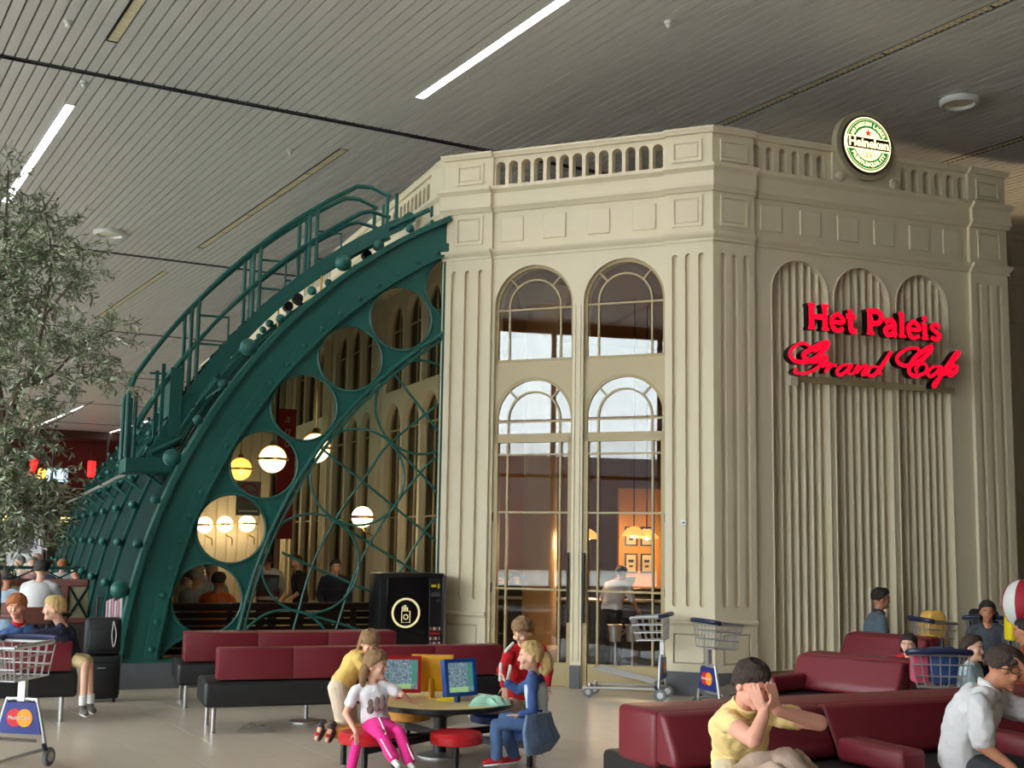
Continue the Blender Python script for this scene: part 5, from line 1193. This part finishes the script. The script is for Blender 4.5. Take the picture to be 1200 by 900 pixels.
        for q in 'LR':
            an = P['an' + q]; tv = (P.get('toe' + q) or face).normalized(); sd = tv.cross(V((0, 0, 1))); sd = sd.normalized() if sd.length > .1 else V((1, 0, 0)); nz = sd.cross(tv).normalized()
            so = MB(); 
            so.cap(an - tv * .045 * k - nz * .022 * k, an + tv * .14 * k - nz * .038 * k, .044 * k, .036 * k, 12); so.cap(an, an - nz * .02 * k, .042 * k, .046 * k, 12)
            fin(so.build('shoe', look['shoe'], t), min(vox, .01), 2)
            MB().loft([[an + tv * (.055 + .105 * math.cos(R(a))) * k + sd * .04 * k * math.sin(R(a)) - nz * zz * k for a in range(0, 360, 20)] for zz in (.06, .078)]).build('sole', look.get('sole', white_p), t)
    return t
def rot(v, a): return V((v[0] * math.cos(a) - v[1] * math.sin(a), v[0] * math.sin(a) + v[1] * math.cos(a), v[2]))
def sit(x, y, seat, yaw, lean=.05, k=1.0, headyaw=0.0, nod=0.0, arms='lap', crouch=0):
    # generic seated pose: yaw 0 faces +y; returns joints
    T = lambda a, b, c: V((x, y, 0)) + rot((a, b, c), yaw); z = seat + .1 * k; f = rot((0, 1, 0), yaw + headyaw)
    J = dict(pel=T(0, 0, z), mid=T(0, lean * .3 - .02, z + .24 * k), neck=T(0, lean, z + .48 * k), head=T(0, lean * 1.25 + .02, z + .635 * k), shL=T(-.17 * k, lean * .9, z + .42 * k), shR=T(.17 * k, lean * .9, z + .42 * k),
             hipL=T(-.09 * k, .02, z), hipR=T(.09 * k, .02, z), knL=T(-.11 * k, .44 * k, seat + .06), knR=T(.11 * k, .44 * k, seat + .06), anL=T(-.11 * k, .42 * k, .08 * k), anR=T(.11 * k, .42 * k, .08 * k), face=V((f.x, f.y, -nod)))
    if arms == 'lap': J.update(elL=T(-.24 * k, lean + .02, z + .17 * k), elR=T(.24 * k, lean + .02, z + .17 * k), wrL=T(-.1 * k, lean + .22 * k, z + .12 * k), wrR=T(.1 * k, lean + .22 * k, z + .12 * k))
    if arms == 'table': J.update(elL=T(-.25 * k, lean + .12 * k, z + .2 * k), elR=T(.25 * k, lean + .12 * k, z + .2 * k), wrL=T(-.1 * k, lean + .34 * k, z + .28 * k), wrR=T(.12 * k, lean + .34 * k, z + .28 * k))
    return J
def stand(x, y, yaw, k=1.0, lean=0.0, headyaw=0.0, nod=0.0):
    T = lambda a, b, c: V((x, y, 0)) + rot((a, b, c), yaw); f = rot((0, 1, 0), yaw + headyaw)
    return dict(pel=T(0, 0, .93 * k), mid=T(0, lean * .3, 1.17 * k), neck=T(0, lean, (1.42 - lean * .4) * k), head=T(0, lean * 1.3 + .02, (1.58 - lean * .6) * k), shL=T(-.18 * k, lean * .9, (1.36 - lean * .4) * k), shR=T(.18 * k, lean * .9, (1.36 - lean * .4) * k),
                hipL=T(-.09 * k, 0, .9 * k), hipR=T(.09 * k, 0, .9 * k), knL=T(-.1 * k, .03, .5 * k), knR=T(.1 * k, .03, .5 * k), anL=T(-.1 * k, 0, .09 * k), anR=T(.1 * k, 0, .09 * k), face=V((f.x, f.y, -nod)),
                elL=T(-.25 * k, lean * .8, 1.1 * k), elR=T(.25 * k, lean * .8, 1.1 * k), wrL=T(-.22 * k, lean + .18 * k, .95 * k), wrR=T(.22 * k, lean + .18 * k, .95 * k))
W_sh = cloth('white_shirt_cotton', (210, 206, 208)); dkgrey = cloth('charcoal_cloth', (54, 56, 62)); denim = cloth('blue_denim', (74, 100, 140), var=.2, scale=20); beige_c = cloth('beige_cotton', (206, 190, 164)); navy_c = cloth('navy_cotton', (28, 34, 58))

# man in the yellow polo, bent forward, face in his hands
J = dict(pel=(1.178,6.42,0.522), mid=(1.15,6.36,0.622), neck=(1.137,6.1,0.834), head=(1.152,5.98,0.959), up=(.1, -.15, 1), face=(.5, -.75, -.45), shL=(1.322,6.16,0.793), shR=(1.043,6.08,0.779),
         elL=(1.467,5.98,0.784), wrL=(1.248,5.87,0.85), hdL=(-.18, -.02, .7), pnL=(-.5, .8, .1), elR=(1.113,5.75,0.736), wrR=(1.174,5.8,0.846), hdR=(-.35, .02, .75), pnR=(.3, .9, .1),
         knL=(1.327,6,0.475), knR=(1.059,5.95,0.462), anL=(1.339,5.98,0.181), anR=(1.064,5.95,0.184), toeL=(.3, -1, 0), toeR=(.2, -1, 0))
yel_c = cloth('yellow_polo_cotton', (246, 216, 148))
tm = person('man in a yellow polo shirt bent forward with his face buried in his hands', J, dict(skin=SK3, hair=H_BR, top=yel_c, collar=yel_c, bottom=beige_c, shoe=navy_c, sleeve=.36, curl=.12, hairline=(.34, -.62), vol=.93, lift=.03, arm_r=1.18), .84, .93, .0055)
o = crumple('folded_jacket', 'crumpled beige jacket lying on the lap of the man in the yellow polo', 'jacket', (1.273,5.93,0.564), .21, .17, .075, cloth('taupe_jacket', (178, 152, 134), bump=.5), 11, .5, 36)
# man in the white shirt in profile at the right edge
J = dict(pel=(2.423,6.75,0.489), mid=(2.376,6.72,0.628), neck=(2.523,6.66,0.875), head=(2.601,6.62,0.994), up=(.25, 0, 1), face=(.9, -.25, -.42), shL=(2.661,6.86,0.782), shR=(2.409,6.48,0.809),
         elR=(2.397,6.42,0.623), wrR=(2.516,6.36,0.532), elL=(2.813,6.68,0.745), wrL=(2.703,6.58,0.943), hdL=(-.28, -.05, .5), pnL=(-.8, 0, -.3),
         knL=(2.8,6.75,0.442), knR=(2.609,6.45,0.451), anL=(2.81,6.7,0.107), anR=(2.683,6.5,0.151), toeL=(1, -.2, 0), toeR=(1, -.2, 0))
tm = person('man in a white short-sleeved shirt in profile holding his forehead', J, dict(skin=SK2, hair=H_BR, top=W_sh, collar=W_sh, bottom=dkgrey, shoe=blk, sleeve=.8, infl=.022, hairline=(.42, -.55), arm_r=.95, vol=.95, lift=.03), .93, .93, .008)
gl = MB(); hb = V((2.614,6.52,0.987)) ; gl.tube([hb + V((.022 * math.cos(a * PI / 6), 0, .018 * math.sin(a * PI / 6))) for a in range(12)], .0025, 5, closed=True); gl.tube([hb + V((-.02, 0, .004)), V((2.519,6.5,1))], .0025, 5)
g = gl.build('spectacles', blk, None); g.parent = tm; g.location = -tm.location
# girl in the white T-shirt and pink trousers
pinkc = cloth('pink_tracksuit', (232, 44, 140)); whitec = cloth('white_tshirt', (228, 222, 226))
J = dict(pel=(-0.906,8.86,0.332), mid=(-0.935,8.88,0.462), neck=(-0.939,8.87,0.615), head=(-0.915,8.84,0.741), face=(.85, -.35, -.12), shR=(-1.053,8.84,0.564), shL=(-0.827,8.9,0.578),
         elR=(-1.111,8.78,0.415), wrR=(-1.025,8.68,0.305), hdR=(.02, -.03, -.1), elL=(-0.733,8.86,0.537), wrL=(-0.671,8.92,0.484), hdL=(.12, .05, -.05), pnL=(0, 0, -1),
         knL=(-0.724,8.62,0.318), knR=(-0.844,8.56,0.308), anL=(-0.641,8.5,0.144), anR=(-0.74,8.46,0.171), toeL=(.35, -.8, -.1), toeR=(.35, -.8, -.1))
tm = person('girl in a white T-shirt and bright pink trousers sitting at the game table', J, dict(skin=SK1, hair=H_LB, top=whitec, bottom=pinkc, shoe=white_p, sole=blk, sleeve=.55, hairline=(.3, -.5), tail=[(.062, -.05, .0), (.075, -.065, -.05), (.07, -.075, -.13), (.05, -.07, -.24)], band=blu_v, cuff=.075, hem=-.02), .58, .82, .0065)
sk = MB(); pb = V((-0.906,8.86,0.332)) - tm.location
kn = (V((-0.785,8.6,0.309)) - tm.location)
sk.loft([[pb.lerp(kn, t) + V((.8, .1, 0)) * w * math.cos(2 * PI * i / 16) + V((.0, -.3, .9)) * h * math.sin(2 * PI * i / 16) + V((0, 0, .0)) for i in range(16)] for t, w, h in ((-.1, .11, .06), (.2, .125, .075), (.6, .13, .07), (.85, .13, .055))])
fin(sk.build('tied_jacket', pinkc, tm), .008, 3); MB().cap(V((-1.019,8.7,0.223)) - tm.location, V((-1.044,8.66,0.083)) - tm.location, .036, .034, 10).build('hanging_sleeve', pinkc, tm)
MB().tube([V((-0.877,8.74,0.395)) - tm.location, V((-0.832,8.6,0.353)) - tm.location, V((-0.806,8.52,0.315)) - tm.location], .006, 6).build('white_stripe', white_p, tm)
for (a, b) in (((-0.838,8.5,0.29), (-0.753,8.42,0.183)), ((-0.683,8.56,0.283), (-0.61,8.46,0.168))): MB().tube([V(a) - tm.location, V(b) - tm.location], .005, 6).build('leg_stripe', white_p, tm)
pr_ = MB(); c_ = V((-0.892,8.74,0.503)) - tm.location
for dx, dz in ((-.045, -.01), (0, .005), (.035, .02)): pr_.ball(c_ + V((dx, -.004, dz)), (.02, .012, .028), 10, 8); pr_.ball(c_ + V((dx, -.004, dz - .045)), (.026, .012, .03), 10, 8)
pr_.build('shirt_print', mat('print_grey_brown', (120, 96, 92), .8, var=.4, scale=30), tm)
# child kneeling in a yellow shirt
J = dict(pel=(-1.202,9.2,0.556), mid=(-1.144,9.2,0.678), neck=(-1.046,9.24,0.78), head=(-1.007,9.2,0.857), face=(.35, -.75, -.4), shR=(-1.075,9.12,0.759), shL=(-0.989,9.3,0.738), elR=(-0.975,9.15,0.613), wrR=(-0.897,9.25,0.537), elL=(-0.928,9.35,0.593), wrL=(-0.861,9.4,0.527),
         hipL=(-1.192,9.27,0.53), hipR=(-1.218,9.14,0.545), knL=(-1.13,9.3,0.242), knR=(-1.164,9.18,0.247), anL=(-1.238,9,0.289), anR=(-1.308,8.98,0.303), toeL=(-.25, -.5, -.75), toeR=(-.25, -.5, -.75))
tm = person('small child in a yellow shirt and beige trousers kneeling on a stool', J, dict(skin=SK1, hair=H_LB, top=cloth('pale_yellow_tshirt', (228, 190, 106)), bottom=cloth('cream_trousers', (216, 196, 172)), shoe=mat('sandal_dark', (60, 54, 60), .6, var=.3, scale=30), sole=mat('sandal_sole', (50, 50, 54), .7), sleeve=.6, style='bob', hairline=(.3, -.6), fringe=True, vol=1.06, baggy=1.3, cuff=.036), .62, .76, .0065)
for q, (a) in enumerate(((-1.253,8.95,0.238), (-1.329,8.93,0.252))): MB().ball(V(a) - tm.location, (.022, .012, .012), 10, 6).build('sandal_patch', red_p, tm)
# boy in the red jacket
redj = cloth('red_jacket', (204, 20, 32))
J = dict(pel=(0.117,9.85,0.427), mid=(0.121,9.84,0.615), neck=(0.137,9.76,0.804), head=(0.108,9.68,0.926), face=(-.5, -.75, -.42), shR=(0.019,9.72,0.767), shL=(0.257,9.8,0.777), elR=(-0.037,9.66,0.637), wrR=(-0.016,9.58,0.526), hdR=(0, -.03, -.1), elL=(0.311,9.78,0.631), wrL=(0.297,9.7,0.504), hdL=(0, -.03, -.1),
         knL=(0.185,9.8,0.228), knR=(0.06,9.74,0.241), anL=(0.203,9.9,0.041), anR=(0.063,9.85,0.053), toeL=(-.4, -1, 0), toeR=(-.4, -1, 0))
tm = person('boy in a red tracksuit jacket leaning over the game table', J, dict(skin=SK1, hair=H_LB, top=redj, collar=redj, bottom=beige_c, shoe=blk, sleeve=1.85, infl=.02, hairline=(.34, -.5), fringe=True), .66, .86, .0065)
for a, b in (((-0.05,9.55,0.692), (-0.055,9.52,0.576)), ((0.021,9.6,0.67), (-0.003,9.55,0.555)), ((-0.014,9.66,0.778), (0.038,9.68,0.835))): MB().cap(V(a) - tm.location, V(b) - tm.location, .014, .012, 8).build('white_panel', white_p, tm)
for d in (0, .014): MB().lathe([(.032, d), (.034, d + .003), (.032, d + .006)], 16, lambda x, y, z: tuple(V((0.303,9.7,0.524)) - tm.location + V((x, y, z - .03)))).build('cuff_band', white_p, tm)
# girl in denim in profile
dblue = cloth('blue_raglan', (58, 84, 138)); J = dict(pel=(0.212,8.98,0.35), mid=(0.222,9,0.488), neck=(0.184,9,0.689), head=(0.157,8.97,0.804), face=(-1, -.1, -.02), shL=(0.175,8.86,0.656), shR=(0.205,9.12,0.629), elL=(0.178,8.86,0.435), wrL=(0.095,8.84,0.414), hdL=(-.1, 0, .0), elR=(0.078,9.14,0.547), wrR=(-0.009,9.12,0.602), hdR=(-.05, 0, .1), pnR=(-1, -.2, 0),
         knL=(-0.076,8.9,0.339), knR=(-0.023,9.08,0.356), anL=(-0.066,8.88,0.117), anR=(0.054,9.08,0.097), toeL=(-1, -.1, -.1), toeR=(-.8, -.1, -.1))
tm = person('girl in blue jeans with a denim jacket round her waist, raising one hand', J, dict(skin=SK1, hair=H_BL, top=dblue, bottom=denim, shoe=red_p, sleeve=1.9, hairline=(.55, -.5), tail=[(0, -.1, .0), (0, -.14, -.03), (0, -.15, -.1), (0, -.12, -.16)], tail_w=1.35, band=mat('band_pink', (240, 200, 190), .6), cuff=.075, infl=.008, curl=.1), .6, .84, .0065)
vst = MB(); P_ = {a: V(b) - tm.location for a, b in J.items() if a in ('pel', 'mid', 'neck', 'shL', 'shR')}; ax = (P_['shR'] - P_['shL']).normalized(); P_['hipL'] = P_['pel'] - ax * .05; P_['hipR'] = P_['pel'] + ax * .05
vst.loft(torso_rings(P_, .014, .6, [q for q in SECT if -.1 < q[0] < .9])); fin(vst.build('vest', cloth('pale_blue_vest', (196, 208, 208)), tm), .008, 3)
jk = [((0.13,8.8,0.42), (0.307,8.98,0.427)), ((0.108,8.74,0.313), (0.339,9,0.325)), ((0.12,8.72,0.214), (0.382,9,0.244)), ((0.151,8.74,0.149), (0.329,9,0.167))]
rg = []
for a, b in jk:
    a, b = V(a) - tm.location, V(b) - tm.location; c_ = (a + b) / 2; r_ = (b - a) / 2; rg.append([c_ + r_ * math.cos(2 * PI * i / 24) + V((.02, .09, 0)) * math.sin(2 * PI * i / 24) + V((0, 0, .012 * math.sin(i * 2.2))) for i in range(24)])
fin(MB().loft(rg).build('tied_denim_jacket', cloth('dark_denim', (98, 118, 148), var=.35, scale=14), tm), .008, 2)
# two boys on the left bench
J = dict(pel=(-3.866,11.15,0.533), mid=(-3.882,11.15,0.673), neck=(-3.926,11.1,0.816), head=(-3.984,11.05,0.966), face=(-.95, -.3, -.05), shR=(-3.932,11.3,0.75), shL=(-3.902,11,0.772), elL=(-4.064,10.92,0.753), wrL=(-4.196,10.85,0.72), hdL=(-.1, -.03, -.01), elR=(-3.862,11.3,0.602), wrR=(-3.759,11.1,0.532),
         knL=(-3.701,11.2,0.509), knR=(-3.663,11,0.499), anL=(-3.647,11.15,0.133), anR=(-3.647,10.95,0.137), toeL=(.5, -.7, -.1), toeR=(.5, -.7, -.1))
tm = person('blond boy in a navy sweater resting his arm on the left bench back', J, dict(skin=SK1, hair=H_BL, top=navy_c, bottom=cloth('khaki_shorts', (190, 164, 118)), shoe=mat('sneaker_grey', (90, 84, 78), .6), sleeve=1.85, leg=.92, hairline=(.4, -.5)), .72, .9, .008)
for a in ((-3.65,10.95,0.187), (-3.65,11.15,0.177)): MB().cyl(V(a) - tm.location + V((0, 0, -.03)), V(a) - tm.location + V((0, 0, .05)), .034, 12).build('sock', white_p, tm)
J = dict(pel=(-4.346,11.35,0.478), neck=(-4.378,11.3,0.804), head=(-4.392,11.25,0.964), face=(.15, -.98, -.08), shR=(-4.46,11.25,0.731), shL=(-4.27,11.35,0.727), elR=(-4.452,11.2,0.564), wrR=(-4.289,11.05,0.485), elL=(-4.195,11.3,0.559), wrL=(-4.174,11.1,0.482), knL=(-4.36,11.6,0.401), knR=(-4.532,11.6,0.398), anL=(-4.36,11.7,0.053), anR=(-4.548,11.7,0.05), toeL=(0, 1, 0), toeR=(0, 1, 0))
person('ginger-haired boy in a blue shirt with red collar turning round on the left bench', J, dict(skin=SK3, hair=H_RD, top=cloth('blue_boy_shirt', (60, 92, 142)), collar=redj, bottom=denim, shoe=blk, sleeve=.7, hairline=(.3, -.5), fringe=True, vol=1.05), .74, .9, .008)
# seated people in front of the corrugated wall
J = sit(*(3.976,13.75,0.383)[:2], .32, R(-95), .06, 1.0, 0, .1); person('dark-haired man in a grey jacket seated by the corrugated wall', J, dict(skin=SK2, hair=H_BK, top=cloth('blue_grey_jacket', (84, 98, 108)), collar=dkgrey, bottom=dkgrey, shoe=blk, sleeve=1.8), .95, .95, .012)
J = sit(*(3.97,10.9,0.468)[:2], .13, R(-120), .02, .86, R(-20), .05); person('young woman with long dark hair in a pale blue top beside the luggage basket', J, dict(skin=SK1, hair=H_BR, top=cloth('pale_blue_top', (186, 206, 214)), bottom=denim, shoe=blk, sleeve=.4, style='long', hairline=(.55, -.5)), .86, .9, .01)
J = sit(*(3.537,11.2,0.428)[:2], .25, R(170), .05, .7, R(-20), .1); person('small child in a red top half hidden behind the pink bag', J, dict(skin=SK1, hair=H_BK, top=redj, bottom=denim, shoe=blk, sleeve=.5, hairline=(.45, -.6), style='bob'), .7, .78, .01)
J = sit(*(4.943,13,0.985)[:2], .31, R(160), .05, .9, 0, .1); person('person in a dark plaid jacket sitting behind the yellow shop bag', J, dict(skin=SK2, hair=H_BK, top=cloth('plaid_dark', (66, 70, 78), var=.6, scale=30), bottom=navy_c, shoe=blk, sleeve=1.85, style='bob'), .88, .9, .014)
J = sit(*(4.952,12,0.362)[:2], .14, R(60), .02, .95, 0, .1); person('person in an orange-brown top cut by the right edge of the photo', J, dict(skin=SK2, hair=H_BK, top=cloth('orange_dark_top', (150, 66, 36)), bottom=navy_c, shoe=blk, sleeve=1.85), .95, .95, .014)
# terrace guests on the left
def guest(lab, p, yaw, top, hair, sk=SK1, sl=.6, k=1.0, **kw):     # p: where the head is
    J = sit(p[0], p[1], max(.3, p[2] - .735 * k), R(yaw), .08, k, R(kw.pop('hy', 0)), .1, 'table' if kw.pop('tb', True) else 'lap')
    return person(lab, J, dict(skin=sk, hair=hair, top=top, bottom=kw.pop('bt', dkgrey), shoe=blk, sleeve=sl, **kw), k, k, .018)
green_c = cloth('sage_shirt', (142, 160, 130)); lblue = cloth('light_blue_shirt', (164, 184, 208)); greyt = cloth('grey_tshirt', (128, 142, 156)); orng = cloth('orange_shirt', (206, 92, 28)); blk_c = cloth('black_cloth', (26, 26, 30))

# terrace, from front to back
guest('guest in a white shirt seen from behind at the terrace fence', (-5.872,15.7,1.168), 5, W_sh, H_BK, SK1, .7)
guest('guest in pale blue at the left edge of the terrace, dark hair', (-6.509,16.2,0.984), -10, lblue, H_BK, SK2, .7)
guest('ginger-haired guest in white by the vault on the terrace', (-8.379,23.5,1.039), 10, W_sh, H_RD, SK1, .7)
guest('grey-haired guest in a sage green shirt before the poster board', (-9.262,24,1.081), 150, green_c, H_GR, SK1, .7, hy=-20)
guest('bald rosy guest facing the camera on the terrace', (-9.175,24.5,1.124), 180, lblue, mat('hair_thin', (200, 160, 140), .6), SK3, .7, vol=.96)
guest('guest with pale hair between the sage shirt and the bald guest', (-8.811,23.2,1.085), 200, cloth('rose_shirt', (186, 140, 140)), H_GR, SK1, .7)
guest('guest in dark navy right of the white-shirted guest', (-8.247,22.5,0.984), 160, navy_c, H_BR, SK1, 1.6)
guest('guest in a red top close to the vault ribs', (-7.294,21.5,0.977), 100, redj, H_BR, SK1, .6, k=.85)
# inside the vault
guest('grey-haired man in a grey T-shirt seen from behind through the lowest round opening', (-4.174,16.6,1.064), -15, greyt, H_GR, SK2, .7)
guest('person in an orange shirt seen from behind through the lowest round opening', (-3.805,16.3,0.947), -10, orng, H_BK, SK2, .7)
guest('bald man in a light blue shirt behind the grey T-shirt man', (-4.296,18.2,1.102), 20, lblue, mat('hair_thin', (200, 160, 140), .6), SK1, .7, vol=.96)
guest('guest in a cream jacket at the left rim of the lowest round opening', (-4.778,18.4,1.028), -40, cloth('cream_jacket', (196, 190, 160)), H_BR, SK1, 1.7)
guest('guest with a red cap far behind in the lowest round opening', (-5.038,20,1.142), 170, greyt, mat('red_cap', (170, 30, 40), .7), SK1, .7)
guest('guest with dark hair far behind in the lowest round opening', (-4.982,20.5,1.119), 165, W_sh, H_BR, SK1, .7)
def stander(lab, p, yaw, top, hair, sk, sl, vest=None, lean=.05, bt=None, **kw):
    k = p[2] / 1.61; J = stand(p[0], p[1], R(yaw), k, lean, R(kw.pop('hy', 0)), .1)
    t = person(lab, J, dict(skin=sk, hair=hair, top=top, bottom=bt or blk_c, shoe=blk, sleeve=sl, **kw), k, k * .98, .016)
    if vest:
        P = {a: V(b) - t.location for a, b in J.items() if a in ('pel', 'mid', 'neck', 'shL', 'shR', 'hipL', 'hipR')}
        fin(MB().loft(torso_rings(P, .026, k, [q for q in SECT if .0 < q[0] < .9])).build('waistcoat', vest, t), .016, 3)
    return t
stander('waiter in a black waistcoat and white sleeves with his back turned behind the lattice', (-3.298,17.2,1.349), 20, W_sh, H_BR, SK2, 1.9, blk_c)
stander('waitress in black holding a card behind the lattice', (-2.808,17,1.337), 110, blk_c, H_BR, SK1, 1.0, hy=20)
stander('dark coated guest standing behind the lattice near the vending cabinet', (-2.311,16.6,1.294), 200, navy_c, H_BK, SK1, 1.9)
stander('cook in white with a red neck scarf, turned away behind the right glass door', (1.31,16,1.338), -35, W_sh, H_BK, SK2, 1.2, None, .18, bt=blk_c, collar=redj)
guest('guest sitting in the dark behind the left glass door', (-0.091,18.5,0.949), 160, navy_c, H_BR, SK1, 1.7)
guest('second guest sitting in the dark behind the left glass door', (0.074,18.9,0.887), 190, blk_c, H_BR, SK1, 1.7)

# ---------------------------------------------------------------- olive tree on the left
tr = thing('olive_tree', 'tall grey-green olive tree with thin twigs at the left edge', 'tree', (-5.256,12.8,-0.259)[:2] + (0,))
TB = tr.location.copy(); bark = mat('olive_bark', (92, 76, 62), .9, var=.35, scale=18, bump=.6, bscale=40)
leafm = mat('olive_leaf', (122, 134, 100), .5, var=.35, scale=2.5); leafs = mat('olive_leaf_silver', (178, 182, 158), .55, var=.2, scale=3)
rnd = random.Random(4); bk = MB(); lf = MB(); tw_ = MB()
L0 = lambda p: V(p) - TB
limbs = [([(0, 0, 0), (.03, .02, .9), (-.04, .03, 1.7), (.05, 0, 2.4)], .075, .05),
         ([(.05, 0, 2.4), L0((-5.175,12.7,2.699)), L0((-5.039,12.6,3.086)), L0((-4.818,12.4,3.281))], .05, .03), ([L0((-5.039,12.6,3.086)), L0((-4.678,12.5,3.21)), L0((-4.358,12.4,3.506)), L0((-3.991,12.3,3.669))], .02, .006),
         ([L0((-4.818,12.4,3.281)), L0((-4.786,12.5,3.824)), L0((-4.794,12.6,4.471)), L0((-4.923,12.6,5.105))], .022, .007), ([(.05, 0, 2.4), L0((-5.433,12.9,3.614)), L0((-5.447,13,4.554)), L0((-5.465,13,5.494))], .045, .012),
         ([L0((-4.786,12.5,3.824)), L0((-4.448,12.3,4.142)), L0((-4.311,12.2,4.297))], .014, .005), ([(-.04, .03, 1.7), L0((-4.982,12.5,1.911)), L0((-4.67,12.2,2.157)), L0((-4.57,12.1,2.486))], .03, .008),
         ([(-.04, .03, 1.7), L0((-5.403,12.6,1.822)), L0((-4.97,12.2,1.653)), L0((-4.688,12.1,1.739))], .025, .007), ([L0((-5.447,13,4.554)), L0((-5.073,12.8,4.881)), L0((-4.868,12.8,5.209))], .014, .005),
         ([L0((-5.175,12.7,2.699)), L0((-4.694,12.4,2.679)), L0((-4.129,12.2,2.923))], .014, .005), ([(.05, 0, 2.4), L0((-6.05,13.2,3.468)), L0((-6.437,13.3,4.323))], .04, .012)]
paths = []
for p, a, b in limbs:
    q = catmull(p, 6); n = len(q); bk.tube(q, [a + (b - a) * i / (n - 1) for i in range(n)], 8); paths.append(q)
bk.build('trunk', bark, tr)
def leaf(p, d, L, w):
    d = d.normalized(); s = d.cross(V((rnd.uniform(-1, 1), rnd.uniform(-1, 1), rnd.uniform(-1, 1)))); s = s.normalized() if s.length > .01 else V((1, 0, 0)); n = d.cross(s) * L * .1
    lf.m = 1 if rnd.random() < .3 else 0
    lf.add([p[:], (p + d * L * .5 + s * w + n)[:], (p + d * L)[:], (p + d * L * .5 - s * w + n)[:]], [(0, 1, 2, 3)])
def twig(p, d, L):
    q = [p]; dd = d.normalized()
    for i in range(5): dd = (dd + V((rnd.uniform(-.25, .25), rnd.uniform(-.25, .25), rnd.uniform(-.3, .12)))).normalized(); q.append(q[-1] + dd * L / 5)
    tw_.tube(q, [.004, .0035, .003, .0025, .002, .0015], 3)
    for i in range(1, 6):
        for k in range(2 + (i % 2)):
            e = (dd * .6 + V((rnd.uniform(-1, 1), rnd.uniform(-1, 1), rnd.uniform(-1, .8)))).normalized()
            leaf(q[i] + (q[i - 1] - q[i]) * rnd.random(), e, rnd.uniform(.07, .11), rnd.uniform(.008, .0135))
blobs = [((-5.207,12.8,4.861), .36, .3, 110), ((-4.865,12.6,4.199), .42, .36, 150), ((-5.323,12.9,3.98), .45, .45, 150), ((-4.7,12.4,4.425), .3, .3, 60), ((-4.368,12.3,4.249), .13, .12, 12), ((-4.912,12.5,3.469), .42, .3, 120), ((-4.312,12.4,3.446), .26, .2, 55), ((-4.048,12.3,3.608), .16, .12, 22), ((-4.109,12.3,3.192), .2, .13, 24),
         ((-4.634,12.4,3.093), .26, .16, 36), ((-4.95,12.4,2.675), .32, .26, 75), ((-4.919,12.3,2.158), .42, .36, 170), ((-4.753,12.2,1.889), .28, .3, 110), ((-4.928,12.4,1.698), .36, .26, 120), ((-5.74,13,2.898), .5, .9, 160), ((-5.791,13.1,4.291), .5, .7, 120), ((-5.547,13,5.35), .25, .25, 40)]
for c, rx_, rz_, n in blobs:
    c = L0(c)
    for i in range(int(n * .72)):
        v = V((rnd.gauss(0, .5), rnd.gauss(0, .5), rnd.gauss(0, .5))); p = c + V((v.x * rx_, v.y * rx_, v.z * rz_))
        twig(p, V((v.x, v.y, v.z * .6 + .1)) + V((rnd.uniform(-.4, .4), rnd.uniform(-.4, .4), rnd.uniform(-.2, .4))), rnd.uniform(.15, .3))
lf.build('foliage', [leafm, leafs], tr, stuff=True); tw_.build('twigs', bark, tr, stuff=True)
pot = MB().lathe([(.32, 0), (.4, .05), (.44, .5), (.46, .52), (.41, .52), (.38, .45), (.1, .44)], 28).build('planter', dgreen, tr)
